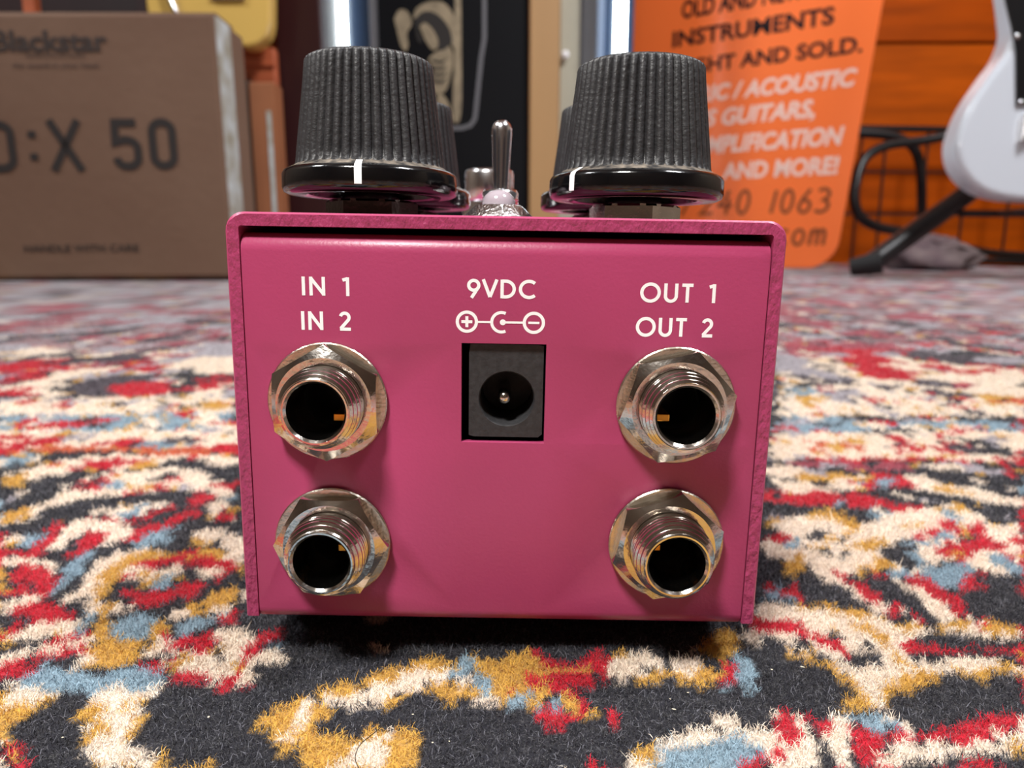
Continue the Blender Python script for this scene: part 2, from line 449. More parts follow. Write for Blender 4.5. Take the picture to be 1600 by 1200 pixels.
POLY = """
K 0,432 1600,432 1600,1200 0,1200
L 0,432 1600,415 1600,455 0,500
P 0,500 360,480 360,560 0,600
P 1220,440 1600,455 1600,540 1220,560
S 0,520 120,505 300,515 360,540 360,550 150,545 0,560
S 1240,455 1600,470 1600,500 1400,520 1220,510
L 60,520 110,510 230,512 180,530 90,535
R 180,535 215,518 218,530 170,546
R 10,592 60,565 130,562 92,585 30,597
R 185,560 250,558 260,578 190,580
C 0,545 60,540 150,548 250,552 180,556 60,558 0,560
L 150,578 170,572 250,578 245,588 160,588
G 100,580 140,572 175,586 150,594 110,590
R 150,615 172,600 260,600 362,586 362,596 250,612 160,617
C 40,602 90,596 150,598 140,610 60,614
D 0,596 40,598 70,610 20,615 0,612
D 230,612 362,602 362,612 240,618
C 0,618 362,612 362,640 0,644
R 90,628 108,620 126,627 110,633
D 158,628 190,622 200,626 175,631
G 310,625 355,618 358,632 320,634
R 240,630 280,624 290,629 250,634
B 0,645 362,638 366,664 0,668
R 28,660 45,643 75,652 130,650 170,645 185,650 130,660 75,668 40,668
C 215,652 235,645 255,656 230,664
D 215,660 250,664 240,668 212,668
R 262,640 290,640 320,648 305,652
C 290,650 340,645 366,652 366,660 310,664
C 0,668 368,664 368,694 0,694
R 30,688 60,676 100,672 104,684 60,690
R 150,690 190,676 240,682 200,690
D 240,678 300,674 320,684 260,688
B 200,684 260,680 300,690 240,694
O 0,692 368,694 368,702 0,699
B 0,706 30,701 58,704 50,714 0,720
C 0,742 40,726 80,717 130,708 200,703 260,701 330,702 370,708 370,724 330,716 285,706 240,720 210,727 130,729 70,736 30,752 0,754
G 0,744 35,730 40,738 20,752 0,752
G 195,724 235,712 250,708 240,720 215,727
R 110,726 150,714 175,710 225,710 228,714 200,721 165,724 150,728
C 0,800 30,786 80,774 95,758 110,745 150,735 220,730 290,726 330,735 350,748 365,762 340,768 300,755 260,759 200,766 130,770 70,786 40,806 10,812
G 0,798 35,783 52,788 42,802 10,812 0,812
R 100,762 128,742 178,732 165,748 150,756 140,764
R 215,745 232,735 280,728 288,738 260,744 235,746
R 185,761 250,751 256,757 205,766
R 310,744 345,746 370,750 370,757 330,752
B 155,752 170,742 210,745 192,754 165,756
C 160,794 190,782 250,774 268,778 210,796 180,802
B 180,796 205,783 240,778 220,790 195,801
R 120,802 180,800 200,806 240,788 275,778 260,788 215,806 195,812 165,806 130,806
C 330,776 345,770 372,788 360,806 318,804 325,790
B 345,770 372,760 372,775 355,775
R 285,774 310,764 340,770 300,782
G 350,790 372,782 372,798 358,796
R 338,800 350,785 372,795 345,806
R 200,832 212,815 255,808 285,790 312,786 305,802 262,815 238,826 215,838
B 215,838 240,822 275,816 265,834 245,846 222,842
C 0,836 30,824 50,826 20,844 0,846
B 18,842 40,826 66,828 56,842 30,848
R 52,838 75,812 92,800 96,812 80,830 70,846 60,862 0,860 0,853 44,851
C 70,845 96,812 130,803 190,806 212,822 195,836 160,842 128,834 96,848 85,856
K 104,842 116,826 142,812 136,826 122,838
R 86,860 118,846 134,822 165,826 150,842 122,860 100,866
C 0,862 60,864 88,870 96,880 82,886 60,872 0,876
R 12,886 30,872 62,873 85,890 80,906 64,926 48,916 0,918 0,910 28,904
K 28,896 44,900 60,908 42,908
B 68,926 88,892 110,870 138,850 148,856 128,876 108,900 92,916
C 122,912 150,868 182,853 235,846 255,856 205,872 175,898 160,918 196,938 200,946 160,952 132,934
G 155,892 178,864 230,852 262,858 330,838 346,822 332,828 300,824 296,836 340,846 376,858 376,900 345,884 300,864 250,868 215,876 192,894 170,900
C 300,826 340,816 360,830 376,826 376,856 345,846 350,832 320,838
R 194,884 214,866 262,862 308,847 320,854 282,868 258,874 240,876 212,888 196,896
R 288,872 318,856 346,870 372,874 370,886 336,880 310,872
C 206,892 232,876 252,882 286,866 282,886 235,902
C 298,880 330,876 352,886 330,896 305,895
R 328,893 362,880 372,884 340,898
G 224,906 240,892 256,888 260,900 240,908
B 248,908 254,886 272,888 270,906 256,914
G 274,898 290,890 286,902
R 187,904 225,914 262,914 306,900 328,902 330,908 302,922 266,928 260,938 202,934 196,918
G 310,926 340,912 376,904 376,926 335,934 316,934
G 132,918 150,906 178,900 172,918 150,930
G 285,936 300,928 312,932 306,946 290,946
C 250,958 275,946 300,944 376,930 376,940 330,948 290,956
B 264,980 288,962 345,950 376,942 376,952 330,964 285,982
C 0,928 38,918 62,924 54,934 30,938 0,940
R 18,940 40,931 88,931 96,944 122,948 112,956 80,966 55,966 30,955
C 0,984 50,966 110,955 120,968 60,984 0,1002
R 0,978 30,964 34,974 0,990
B 115,970 128,950 150,942 148,960 128,976
R 38,1002 70,985 114,971 140,975 120,986 90,996
C 0,1014 60,1000 118,984 142,984 130,999 80,1009 40,1023 0,1030
R 0,1032 40,1025 80,1010 110,998 137,998 120,1016 60,1026 40,1036 0,1046
G 140,982 165,954 178,962 160,990 146,990
B 157,986 180,958 215,947 248,955 246,970 220,990 165,992
G 240,966 262,954 264,976 236,992 224,992
G 120,1020 135,1000 160,988 215,990 224,1010 206,1022 176,1033 120,1031
C 225,1000 245,985 268,985 275,1000 245,1010 228,1012
C 262,1012 318,985 330,972 376,968 398,986 375,1010 372,1030 330,1050 290,1038 262,1030
R 243,984 256,977 264,985 300,980 330,985 332,1000 296,1008 268,996
R 340,958 378,941 380,958 345,964
K 326,1008 352,990 346,1016
R 222,1030 246,1012 276,1015 266,1031 230,1038
R 260,1042 290,1030 336,1034 330,1046 266,1048
R 372,1002 400,984 404,1020 388,1038 390,1054 325,1068 330,1050 352,1040 374,1030
C 0,1048 30,1050 42,1066 84,1060 82,1076 50,1088 0,1120
B 26,1047 62,1029 96,1035 160,1046 212,1029 257,1040 250,1053 212,1066 176,1061 140,1079 100,1079 84,1072 34,1062
G 14,1102 50,1085 84,1076 68,1085 40,1106 0,1121
C 138,1086 170,1060 200,1063 250,1053 273,1046 262,1063 237,1080 222,1100 213,1125 220,1146 250,1156 263,1178 276,1200 195,1200 150,1181 130,1150 119,1133 131,1115 124,1101
G 124,1102 140,1086 162,1084 166,1096 140,1116 130,1114
G 121,1134 148,1114 162,1130 150,1151 130,1151
G 150,1170 186,1154 182,1170 150,1186
G 190,1080 221,1072 224,1090 196,1091
G 187,1112 226,1098 221,1130 204,1132
G 240,1166 258,1159 264,1186 246,1182
G 255,1196 330,1180 327,1190 280,1201
G 180,1186 200,1180 204,1200 186,1200
R 0,1158 45,1145 40,1160 0,1168
G 0,1166 12,1168 10,1178 0,1182
R 0,1185 20,1178 46,1172 40,1196 20,1200 0,1200
C 400,1008 440,1004 446,1020 402,1022
B 404,998 440,984 445,1000 420,1006
R 400,1008 408,1000 418,990 440,975 400,970
C 584,1000 604,996 613,1010 600,1021
C 494,1083 550,1060 615,1057 625,1040 702,1034 706,1050 665,1058 625,1070 540,1096 525,1085 506,1093
G 500,1081 540,1050 556,1052 550,1062 505,1088
G 565,1052 610,1036 623,1042 612,1058 570,1056
G 624,1037 650,1021 706,1021 712,1035 630,1043
G 598,1082 650,1068 700,1049 762,1060 756,1069 715,1074 690,1067 650,1070 618,1092 575,1086
G 728,1012 755,1008 770,1020 822,1005 850,1020 882,1032 925,1036 932,1046 880,1046 860,1055 866,1080 840,1092 815,1080 770,1073 750,1050 735,1036
C 711,1042 730,1037 734,1050 712,1053
B 705,1042 712,1024 726,1013 744,1020 740,1031 716,1037
B 734,1046 755,1039 776,1060 770,1073 754,1066 755,1053
B 800,1072 830,1064 832,1076 806,1082
G 411,1112 425,1090 450,1085 465,1078 490,1085 506,1100 512,1116 500,1125 516,1136 545,1129 556,1140 530,1156 500,1160 490,1177 470,1177 445,1156 414,1136
C 455,1090 475,1077 486,1090 480,1118 500,1130 511,1141 490,1162 475,1150 442,1140 450,1120 465,1118 460,1100
G 478,1172 540,1131 574,1140 576,1120 600,1114 606,1136 660,1127 646,1150 640,1176 600,1191 590,1200 496,1200
C 498,1192 520,1164 545,1160 576,1139 590,1129 617,1125 606,1171 560,1190 540,1190 518,1196
R 821,1006 836,1002 843,1015 880,1017 905,1022 920,1011 936,1002 950,1008 956,1025 966,1041 945,1051 930,1047 908,1030 880,1035 850,1030 834,1018
R 860,1051 880,1041 920,1045 926,1061 905,1066 890,1066 870,1076 857,1068
R 814,1051 832,1040 849,1050 836,1061 815,1061
G 864,1076 896,1072 902,1100 886,1108 874,1096
R 894,1081 910,1072 921,1085 911,1098 926,1105 895,1116 875,1126 855,1122 823,1110 860,1099 880,1109 896,1101
B 842,1093 870,1086 874,1098 850,1100
G 911,1095 925,1091 932,1103 914,1107
R 943,1095 960,1094 971,1111 955,1113
G 958,1018 972,1004 986,1008 972,1024
C 951,1022 985,1011 1010,1002 1022,1018 1026,1030 1000,1040 975,1046 960,1041
C 1035,1032 1080,1008 1115,1002 1110,1024 1060,1039
G 994,1046 1010,1038 1042,1036 1080,1036 1122,1024 1118,1047 1075,1053 1050,1046 1020,1051
G 1098,984 1140,972 1155,985 1152,1010 1122,1022 1105,1010
C 1160,986 1184,966 1202,970 1204,984 1186,1000
R 1114,1042 1130,1020 1143,1021 1160,1041 1150,1049 1120,1049
B 1118,1054 1150,1050 1142,1030 1160,1016 1188,1040 1172,1050 1145,1061 1120,1061
C 973,1172 1008,1155 1022,1160 1036,1140 1075,1130 1102,1124 1120,1130 1104,1112 1118,1106 1142,1104 1160,1126 1186,1118 1210,1140 1200,1180 1150,1200 985,1200
B 1012,1200 1020,1170 1040,1155 1075,1150 1102,1158 1116,1130 1150,1129 1172,1145 1166,1175 1150,1190 1140,1200
R 919,1170 935,1169 946,1190 976,1194 982,1200 918,1200
R 1016,1196 1042,1192 1044,1200 1016,1200
R 1143,1186 1170,1179 1188,1196 1180,1200 1148,1200
R 1166,1166 1190,1154 1204,1160 1202,1188 1186,1176
C 1205,1100 1245,1110 1276,1122 1300,1090 1326,1095 1332,1112 1346,1130 1322,1150 1340,1180 1380,1200 1310,1200 1280,1170 1240,1146 1210,1150 1200,1130
C 1208,1150 1240,1144 1277,1176 1250,1200 1200,1200 1200,1168 1226,1177
R 1212,1101 1240,1104 1252,1130 1232,1146 1210,1132
R 1200,1144 1226,1160 1227,1177 1200,1165
R 1260,1099 1273,1099 1276,1113 1264,1112
R 1289,1110 1306,1114 1302,1136 1290,1129
K 1262,1116 1280,1120 1300,1165 1330,1175 1340,1196 1316,1192 1296,1172 1270,1160
R 1294,1180 1315,1178 1322,1200 1294,1200
B 1323,1101 1345,1091 1376,1094 1396,1110 1401,1122 1370,1136 1350,1131
C 1380,1089 1396,1095 1427,1120 1421,1131 1394,1131 1402,1118
C 1384,1162 1400,1150 1450,1150 1500,1156 1550,1146 1562,1130 1600,1140 1592,1156 1540,1166 1480,1165 1440,1176 1420,1191 1400,1182
R 1324,1115 1345,1125 1370,1135 1430,1129 1442,1140 1385,1150 1385,1165 1424,1190 1422,1200 1388,1200 1358,1175 1334,1150 1340,1135
R 1450,1141 1480,1129 1510,1125 1540,1119 1560,1109 1600,1111 1600,1132 1562,1136 1540,1146 1510,1157 1494,1146 1460,1151
R 1458,1196 1500,1180 1530,1184 1600,1190 1600,1200 1458,1200
C 1180,936 1250,938 1300,945 1350,950 1400,961 1500,970 1600,974 1600,986 1500,982 1440,985 1410,986 1400,996 1430,1020 1440,1025 1520,1014 1600,1024 1600,1036 1520,1036 1440,1036 1420,1041 1410,1061 1385,1086 1370,1072 1340,1050 1320,1030 1300,1014 1270,1011 1230,992 1190,985
G 1232,938 1300,930 1312,942 1250,946
G 1310,946 1350,941 1382,955 1330,957
G 1398,957 1450,965 1520,959 1600,968 1600,977 1520,972 1400,966
G 1323,966 1355,964 1382,985 1402,1010 1430,1030 1460,1036 1600,1030 1600,1044 1460,1043 1440,1046 1441,1061 1400,1086 1384,1081 1400,1050 1414,1030 1385,1000 1345,976
G 1321,1081 1340,1070 1334,1045 1350,1060 1372,1081 1345,1091
G 1288,1031 1310,1019 1332,1040 1320,1046
G 1250,1009 1270,1009 1277,1026 1260,1021
G 1213,1001 1231,994 1234,1011
R 1394,1001 1410,989 1450,995 1500,1000 1600,1000 1600,1010 1500,1009 1430,1009
K 1408,986 1440,978 1500,980 1600,988 1600,999 1500,997 1450,992
K 1430,1013 1500,1011 1600,1012 1600,1022 1450,1017
R 1180,955 1225,960 1262,957 1272,975 1300,979 1333,1005 1326,1014 1300,1001 1270,991 1240,985 1180,972
K 1318,1021 1340,999 1376,1015 1370,1026 1340,1026
K 1299,976 1315,969 1321,985 1305,986
K 1344,993 1364,989 1366,1000 1352,1002
K 1246,988 1262,984 1266,994 1250,996
R 1200,905 1212,900 1218,908 1200,912
B 1200,912 1226,906 1236,924 1200,930
R 1222,910 1250,904 1254,924 1240,932 1230,926
C 1200,682 1600,688 1600,712 1200,708
O 1260,699 1280,684 1330,681 1358,696 1345,699 1320,690 1290,692 1300,704
G 1290,692 1312,685 1330,690 1310,700
R 1392,694 1412,687 1436,689 1434,700 1396,701
D 1395,700 1390,690 1400,686 1440,688 1440,694 1410,685
D 1480,690 1530,692 1560,698 1520,702
R 1490,690 1440,684 1480,686 1520,690
R 1200,708 1300,710 1400,708 1600,714 1600,719 1400,713 1300,715 1200,712
P 1235,716 1270,714 1400,718 1450,724 1390,727 1250,722
C 1200,722 1225,718 1280,728 1350,732 1372,740 1330,746 1250,741 1200,734
G 1240,734 1300,732 1360,736 1340,743 1270,741
L 1440,722 1480,716 1530,722 1600,728 1600,740 1540,736 1460,730
C 1440,722 1480,717 1510,722 1480,728
R 1570,732 1600,728 1600,746 1580,744
C 1418,738 1440,734 1480,750 1530,758 1600,772 1600,782 1540,774 1480,766 1430,753
R 1338,744 1370,734 1418,738 1412,749 1395,753 1340,754
B 1318,757 1348,745 1392,737 1394,747 1372,760 1330,762
C 1200,756 1240,748 1300,752 1320,766 1280,770 1240,766
R 1268,756 1310,764 1350,764 1392,776 1440,784 1451,790 1412,802 1396,802 1360,786 1325,782 1308,776 1266,763
R 1200,760 1222,756 1242,770 1236,778 1200,774
B 1240,774 1262,764 1318,776 1310,786 1270,778
B 1348,790 1370,782 1390,792 1440,796 1460,810 1420,812 1370,806
K 1370,780 1394,784 1392,796 1368,794
C 1370,785 1388,782 1388,792 1372,792
K 1260,786 1300,782 1340,786 1346,802 1320,800
C 1200,806 1240,798 1280,795 1340,815 1370,800 1450,785 1500,778 1540,800 1562,815 1600,808 1600,882 1560,887 1520,880 1500,860 1460,870 1440,891 1400,892 1380,870 1350,882 1300,892 1260,870 1210,867 1200,850 1226,832
G 1264,797 1280,788 1308,787 1326,800 1352,822 1334,829 1318,810 1280,803
G 1205,800 1216,798 1214,812 1202,812
R 1200,824 1220,821 1246,832 1234,837 1200,834
B 1200,836 1236,838 1246,828 1260,842 1226,848 1200,844
G 1320,846 1360,831 1386,840 1350,851
G 1368,854 1402,870 1380,881 1350,891 1340,880 1370,875
G 1234,848 1262,870 1260,881 1222,884 1210,876 1244,868
G 1464,786 1500,777 1512,785 1480,796
K 1258,830 1288,817 1300,826 1326,827 1318,840 1300,836 1280,838
G 1286,834 1300,826 1312,834 1300,842
K 1253,845 1270,840 1268,850
K 1274,850 1298,846 1296,856 1278,856
K 1306,856 1322,854 1320,868 1308,864
K 1374,846 1396,836 1424,838 1432,850 1452,876 1420,882 1394,866
B 1390,834 1440,832 1470,840 1455,846 1425,840
B 1414,854 1436,848 1450,866 1440,872 1425,866
B 1390,876 1406,882 1420,890 1405,898 1392,892
B 1438,884 1470,872 1512,870 1522,880 1502,900 1470,906 1445,897
B 1470,794 1490,788 1500,800 1478,806
B 1466,826 1478,820 1492,832 1474,838
B 1540,858 1566,852 1580,866 1600,878 1600,888 1564,880
R 1466,806 1488,802 1502,816 1532,806 1542,824 1566,835 1571,846 1530,851 1512,870 1500,872 1490,864 1458,850 1478,840 1502,838 1502,826 1472,818
G 1500,816 1518,818 1522,824 1506,829
G 1482,852 1505,848 1498,862 1486,858
R 1412,832 1440,821 1470,819 1466,830 1425,834
K 1490,830 1530,824 1540,828 1500,838
R 1576,832 1600,823 1600,842 1586,840
R 1566,856 1590,854 1586,869 1572,866
G 1590,856 1600,854 1600,866
R 1412,893 1430,889 1456,900 1480,914 1500,938 1507,950 1490,951 1468,930 1440,912 1420,901
C 1402,896 1420,902 1446,914 1470,934 1497,956 1480,961 1450,940 1420,914
R 1298,876 1326,888 1350,904 1377,926 1370,931 1345,926 1328,906 1303,884
C 1262,868 1300,880 1328,908 1352,930 1342,933 1315,912 1280,888
R 1374,882 1394,888 1397,898 1370,890
R 1486,912 1508,894 1534,880 1542,890 1520,906 1492,916 1450,912 1470,908
R 1383,936 1400,932 1408,946 1396,950
R 1424,948 1440,946 1460,958 1450,962
C 1404,945 1430,952 1452,964 1420,960
C 1360,936 1384,932 1390,946 1372,950
C 1500,948 1520,954 1534,968 1512,966
R 1524,954 1540,950 1544,964 1530,968
C 1220,560 1240,556 1280,556 1600,566 1600,600 1400,610 1220,600
D 1220,586 1260,574 1300,582 1316,596 1290,598 1250,588
D 1290,562 1320,556 1390,560 1400,572 1340,578 1320,566
D 1400,552 1440,548 1480,556 1470,562 1430,560
D 1410,594 1440,586 1510,594 1520,602 1450,600
D 1350,598 1420,596 1410,602 1360,604
D 1520,536 1580,532 1600,540 1600,548 1540,546
D 1560,566 1580,558 1600,560 1600,570 1570,572
P 1490,584 1510,576 1530,586 1520,606 1500,600
R 1515,524 1560,514 1600,510 1600,518 1550,526
R 1400,538 1420,530 1450,534 1480,526 1486,530 1450,541 1410,543
R 1475,495 1500,485 1522,494 1510,500
R 1340,505 1355,497 1366,506 1350,520
R 1260,512 1290,505 1308,512 1280,518
R 1225,528 1240,518 1248,530 1230,538
R 1320,470 1340,464 1350,470 1330,474
C 1220,605 1600,600 1600,645 1220,645
B 1230,600 1270,596 1310,604 1290,612 1240,612
P 1280,604 1296,598 1304,608 1290,614
D 1306,604 1340,608 1356,614 1320,620
R 1350,622 1366,616 1382,622 1366,628
R 1420,618 1450,613 1472,616 1440,621
R 1250,632 1268,626 1288,630 1270,637
D 1480,616 1500,608 1522,610 1516,624 1488,626
G 1520,612 1560,608 1600,616 1600,626 1540,626
G 1250,618 1290,612 1300,622 1260,628
D 1506,638 1530,636 1560,642 1520,644
B 1216,648 1240,642 1340,646 1420,650 1560,652 1600,656 1600,668 1420,662 1330,668 1216,674
R 1222,668 1234,656 1248,664 1244,672
R 1250,653 1264,650 1276,658 1262,658
C 1340,652 1380,648 1400,660 1360,666
C 1216,668 1600,668 1600,688 1216,684
D 1336,668 1380,670 1420,674 1380,677
R 1514,664 1525,658 1532,666 1522,670
R 1460,676 1490,672 1500,678 1470,682
R 1570,656 1590,660 1580,666
"""


def lattice(seed, n=256):
    return np.random.default_rng(seed).random((n, n))


LAT = [lattice(100 + i) for i in range(4)]


def vnoise(x, y, k):
    t = LAT[k]
    n = t.shape[0]
    xi, yi = np.floor(x).astype(int), np.floor(y).astype(int)
    fx, fy = x - xi, y - yi
    fx, fy = fx * fx * (3 - 2 * fx), fy * fy * (3 - 2 * fy)
    a, b = t[yi % n, xi % n], t[yi % n, (xi + 1) % n]
    c, d = t[(yi + 1) % n, xi % n], t[(yi + 1) % n, (xi + 1) % n]
    return (a * (1 - fx) + b * fx) * (1 - fy) + (c * (1 - fx) + d * fx) * fy


POLYS = []
for line in POLY.strip().splitlines():
    w = line.split()
    g = [ground(*map(float, p.split(','))) for p in w[1:]]
    a = np.array([(p.x * 1000, p.y * 1000) for p in g])
    POLYS.append((KEYS.index(w[0]), a, a.min(0), a.max(0)))


def rug_index(x, y):
    """colour index of the weave, far sheen painted in, at x, y (millimetres on the rug)"""
    d = np.maximum(y + 80, 30)
    kn = np.clip(d / 95.0, 1.0, 4.0)
    kn = np.round(kn)
    xq = np.round(x / kn) * kn
    yq = np.round(y / kn) * kn
    am = kn * 1.0
    wx = xq + am * (vnoise(xq / 3.1 + 40, yq / 3.1, 0) - 0.5) * 2.2 + am * (vnoise(xq / 1.05, yq / 1.05 + 9, 1) - 0.5) * 1.2
    wy = yq + am * (vnoise(xq / 3.1 + 70, yq / 3.1 + 33, 2) - 0.5) * 2.2 + am * (vnoise(xq / 1.05 + 5, yq / 1.05, 3) - 0.5) * 1.2
    # weave outside the part laid out below: small motifs of the same colours
    sc = 26.0
    n1 = vnoise(wx / sc + 13, wy / sc + 7, 0) * 0.7 + vnoise(wx / sc * 2.3, wy / sc * 2.3, 1) * 0.3
    n2 = vnoise(wx / sc * 0.8 + 51, wy / sc * 0.8 + 3, 2) * 0.7 + vnoise(wx / sc * 2 + 9, wy / sc * 2, 3) * 0.3
    out = np.full(x.shape, KEYS.index('K'))
    out[n2 > 0.60] = KEYS.index('B')
    out[(n1 > 0.44) & (n1 < 0.53)] = KEYS.index('C')
    out[n1 > 0.6] = KEYS.index('R')
    out[(n2 < 0.36) & (n1 > 0.38)] = KEYS.index('G')
    for ci, P, lo, hi in POLYS:
        s = np.nonzero((wx >= lo[0]) & (wx <= hi[0]) & (wy >= lo[1]) & (wy <= hi[1]))[0]
        if not len(s):
            continue
        px, py = wx[s], wy[s]
        ins = np.zeros(len(s), bool)
        n = len(P)
        for i in range(n):
            x1, y1 = P[i]
            x2, y2 = P[(i + 1) % n]
            if y1 == y2:
                continue
            ins ^= ((y1 > py) != (y2 > py)) & (px < (x2 - x1) * (py - y1) / (y2 - y1) + x1)
        out[s[ins]] = ci
    # farther off the motifs are small against the bands: broken up by a finer weave
    ok = (out != KEYS.index('K'))
    s1 = vnoise(wx / 3.4 + 11, wy / 3.4 + 60, 1)
    s2 = vnoise(wx / 4.6 + 71, wy / 4.6 + 20, 3)
    out = np.where(ok & (out == KEYS.index('C')) & (s1 > 0.86), KEYS.index('G'), out)
    out = np.where(ok & (out == KEYS.index('R')) & (s2 > 0.9), KEYS.index('K'), out)
    # middle distance: the motifs carry many small sprigs and outlines
    mid = np.clip((d - 118) / 70, 0, 1)
    t1 = vnoise(wx / 7.5 + 5, wy / 8.5 + 77, 0) * 0.65 + vnoise(wx / 3.2, wy / 3.6, 2) * 0.35
    t2 = vnoise(wx / 8.5 + 45, wy / 9.5 + 7, 3) * 0.65 + vnoise(wx / 3.6, wy / 4.0, 1) * 0.35
    out = np.where(t1 > 0.83 - 0.12 * mid, KEYS.index('C'), out)
    out = np.where((mid > 0) & (t1 < 0.12 + 0.15 * mid), KEYS.index('K'), out)
    out = np.where((mid > 0) & (t2 > 0.88 - 0.15 * mid), KEYS.index('R'), out)
    out = np.where((mid > 0) & (t2 < 0.10 + 0.15 * mid), KEYS.index('L'), out)
    out = np.where((mid > 0) & (np.abs(t1 - t2) < 0.018 * mid) & (t1 > 0.45), KEYS.index('G'), out)
    far = np.clip((d - 230) / 500, 0, 1)  # grazing sheen and haze painted in: weave colours turn greyer with distance
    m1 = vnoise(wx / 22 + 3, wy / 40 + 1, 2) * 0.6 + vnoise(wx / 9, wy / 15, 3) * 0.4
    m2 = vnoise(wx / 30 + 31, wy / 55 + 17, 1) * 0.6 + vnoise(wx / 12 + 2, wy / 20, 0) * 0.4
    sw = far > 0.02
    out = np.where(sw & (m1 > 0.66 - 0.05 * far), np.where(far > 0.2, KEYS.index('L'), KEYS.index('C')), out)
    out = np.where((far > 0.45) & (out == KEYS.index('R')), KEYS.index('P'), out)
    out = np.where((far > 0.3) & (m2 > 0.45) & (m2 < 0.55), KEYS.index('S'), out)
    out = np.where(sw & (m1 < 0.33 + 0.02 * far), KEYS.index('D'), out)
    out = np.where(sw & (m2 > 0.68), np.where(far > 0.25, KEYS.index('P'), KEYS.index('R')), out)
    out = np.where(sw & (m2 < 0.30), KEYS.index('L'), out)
    return out


PARR = np.array([PALA[k] for k in KEYS])


def graded(lo, hi, step, c0, c1, grow):
    a = list(np.arange(c0, c1 + step * 0.5, step))
    s, v = step, a[-1]
    while v < hi:
        s *= grow
        v += s
        a.append(min(v, hi))
    s, v, b = step, a[0], []
    while v > lo:
        s *= grow
        v -= s
        b.append(max(v, lo))
    return np.array(b[::-1] + a)


def set_mesh(name, V, loops, counts):
    me = bpy.data.meshes.new(name)
    me.vertices.add(len(V))
    me.vertices.foreach_set('co', V.astype(np.float32).ravel())
    me.loops.add(len(loops))
    me.loops.foreach_set('vertex_index', loops.astype(np.int32))
    me.polygons.add(len(counts))
    st = np.concatenate([[0], np.cumsum(counts)[:-1]]).astype(np.int32)
    me.polygons.foreach_set('loop_start', st)
    me.update(calc_edges=True)
    return me


def set_col(me, C):
    at_ = me.color_attributes.new('weave', 'FLOAT_COLOR', 'POINT')
    at_.data.foreach_set('color', np.concatenate([C, np.ones((len(C), 1))], 1).astype(np.float32).ravel())


def wool(name, sheen, bump, bscale):
    m = mat(name, rough=0.9, spec=0.15, attr='weave', sheen=sheen, bump=bump, bump_scale=bscale)
    return m


M['weave'] = wool('wool_weave', 0.25, 0.9, 700)
M['pile'] = wool('wool_pile', 0.3, 0, 1)
rug = tag(empty('persian_rug', (0, 0.8, -0.012)), 'worn patterned wool rug in black, red, cream and gold under everything', 'rug')
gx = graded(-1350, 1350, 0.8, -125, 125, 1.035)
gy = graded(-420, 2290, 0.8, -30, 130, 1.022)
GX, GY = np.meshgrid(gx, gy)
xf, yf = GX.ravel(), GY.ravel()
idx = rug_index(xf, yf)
dist = np.hypot(xf, yf + 80)
zz = -1.2 + 0.9 * np.clip((dist - 250) / 400, 0, 1) + 0.5 * (vnoise(xf / 2.2, yf / 2.2, 1) - 0.5) + 0.0
zz -= 0.3
V = np.stack([xf, yf - 800, zz + 12], 1) * 0.001
nx, ny = len(gx), len(gy)
ii = np.arange(nx * ny).reshape(ny, nx)
q = np.stack([ii[:-1, :-1], ii[:-1, 1:], ii[1:, 1:], ii[1:, :-1]], -1).reshape(-1, 4)
# rim of the backing
per = np.concatenate([ii[0, :], ii[1:, -1], ii[-1, -2::-1], ii[-2:0:-1, 0]])
VB = V[per].copy()
VB[:, 2] = 0.0
n0 = len(V)
V2 = np.concatenate([V, VB])
k = len(per)
aa = np.arange(k)
rim = np.stack([per, n0 + aa, n0 + (aa + 1) % k, np.roll(per, -1)], 1)
Q = np.concatenate([q, rim])
me = set_mesh('rug_weave', V2, Q.ravel(), np.full(len(Q), 4))
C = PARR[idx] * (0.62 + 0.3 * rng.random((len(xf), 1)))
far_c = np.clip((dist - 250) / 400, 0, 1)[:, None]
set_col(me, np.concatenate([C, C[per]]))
link('rug_weave', me, M['weave'], rug, smooth=True)

# wool pile: short curled yarn ends
px, py, pw, pl = [], [], [], []
for d0, d1, dens, w, L in ((48, 112, 21.0, 0.075, 1.0), (112, 190, 8.0, 0.115, 1.1), (190, 330, 1.8, 0.22, 1.3), (330, 560, 0.42, 0.4, 1.5)):
    hw = d1 * 0.80 + 14
    n = int(2 * hw * (d1 - d0) * dens)
    x = rng.uniform(-hw, hw, n)
    y = rng.uniform(d0 - 80, d1 - 80, n)
    keep = np.abs(x) < (y + 80) * 0.80 + 16
    keep &= ~((x > -26) & (x < 23) & (y > 14) & (y < 104))
    x, y = x[keep], y[keep]
    px.append(x)
    py.append(y)
    pw.append(np.full(len(x), w))
    pl.append(np.full(len(x), L))
px, py, pw, pl = map(np.concatenate, (px, py, pw, pl))
n = len(px)
pidx = rug_index(px, py)
pl = pl * rng.uniform(0.55, 1.25, n)
fly = rng.random(n) < 0.012
pl = np.where(fly, pl * 1.8, pl)
az = rng.uniform(0, 2 * np.pi, n)
lean = rng.uniform(0.15, 0.9, n)
bend = rng.uniform(-0.2, 1.7, n)
daz = rng.normal(0, 1.5, n)
tw = rng.uniform(0, np.pi, n)
P = np.zeros((n, 4, 3))
P[:, 0] = np.stack([px, py, np.full(n, -1.5)], 1)
for s_ in range(1, 4):
    ang = np.clip(lean + bend * (s_ - 1) / 2, -0.2, 1.5)
    a2 = az + daz * (s_ - 1) / 2
    stp = pl / 3
    P[:, s_] = P[:, s_ - 1] + np.stack([np.sin(ang) * np.cos(a2) * stp, np.sin(ang) * np.sin(a2) * stp, np.cos(ang) * stp], 1)
P[:, :, 2] += 0.25
W = np.stack([np.cos(tw), np.sin(tw), np.zeros(n)], 1) * pw[:, None] * 0.5
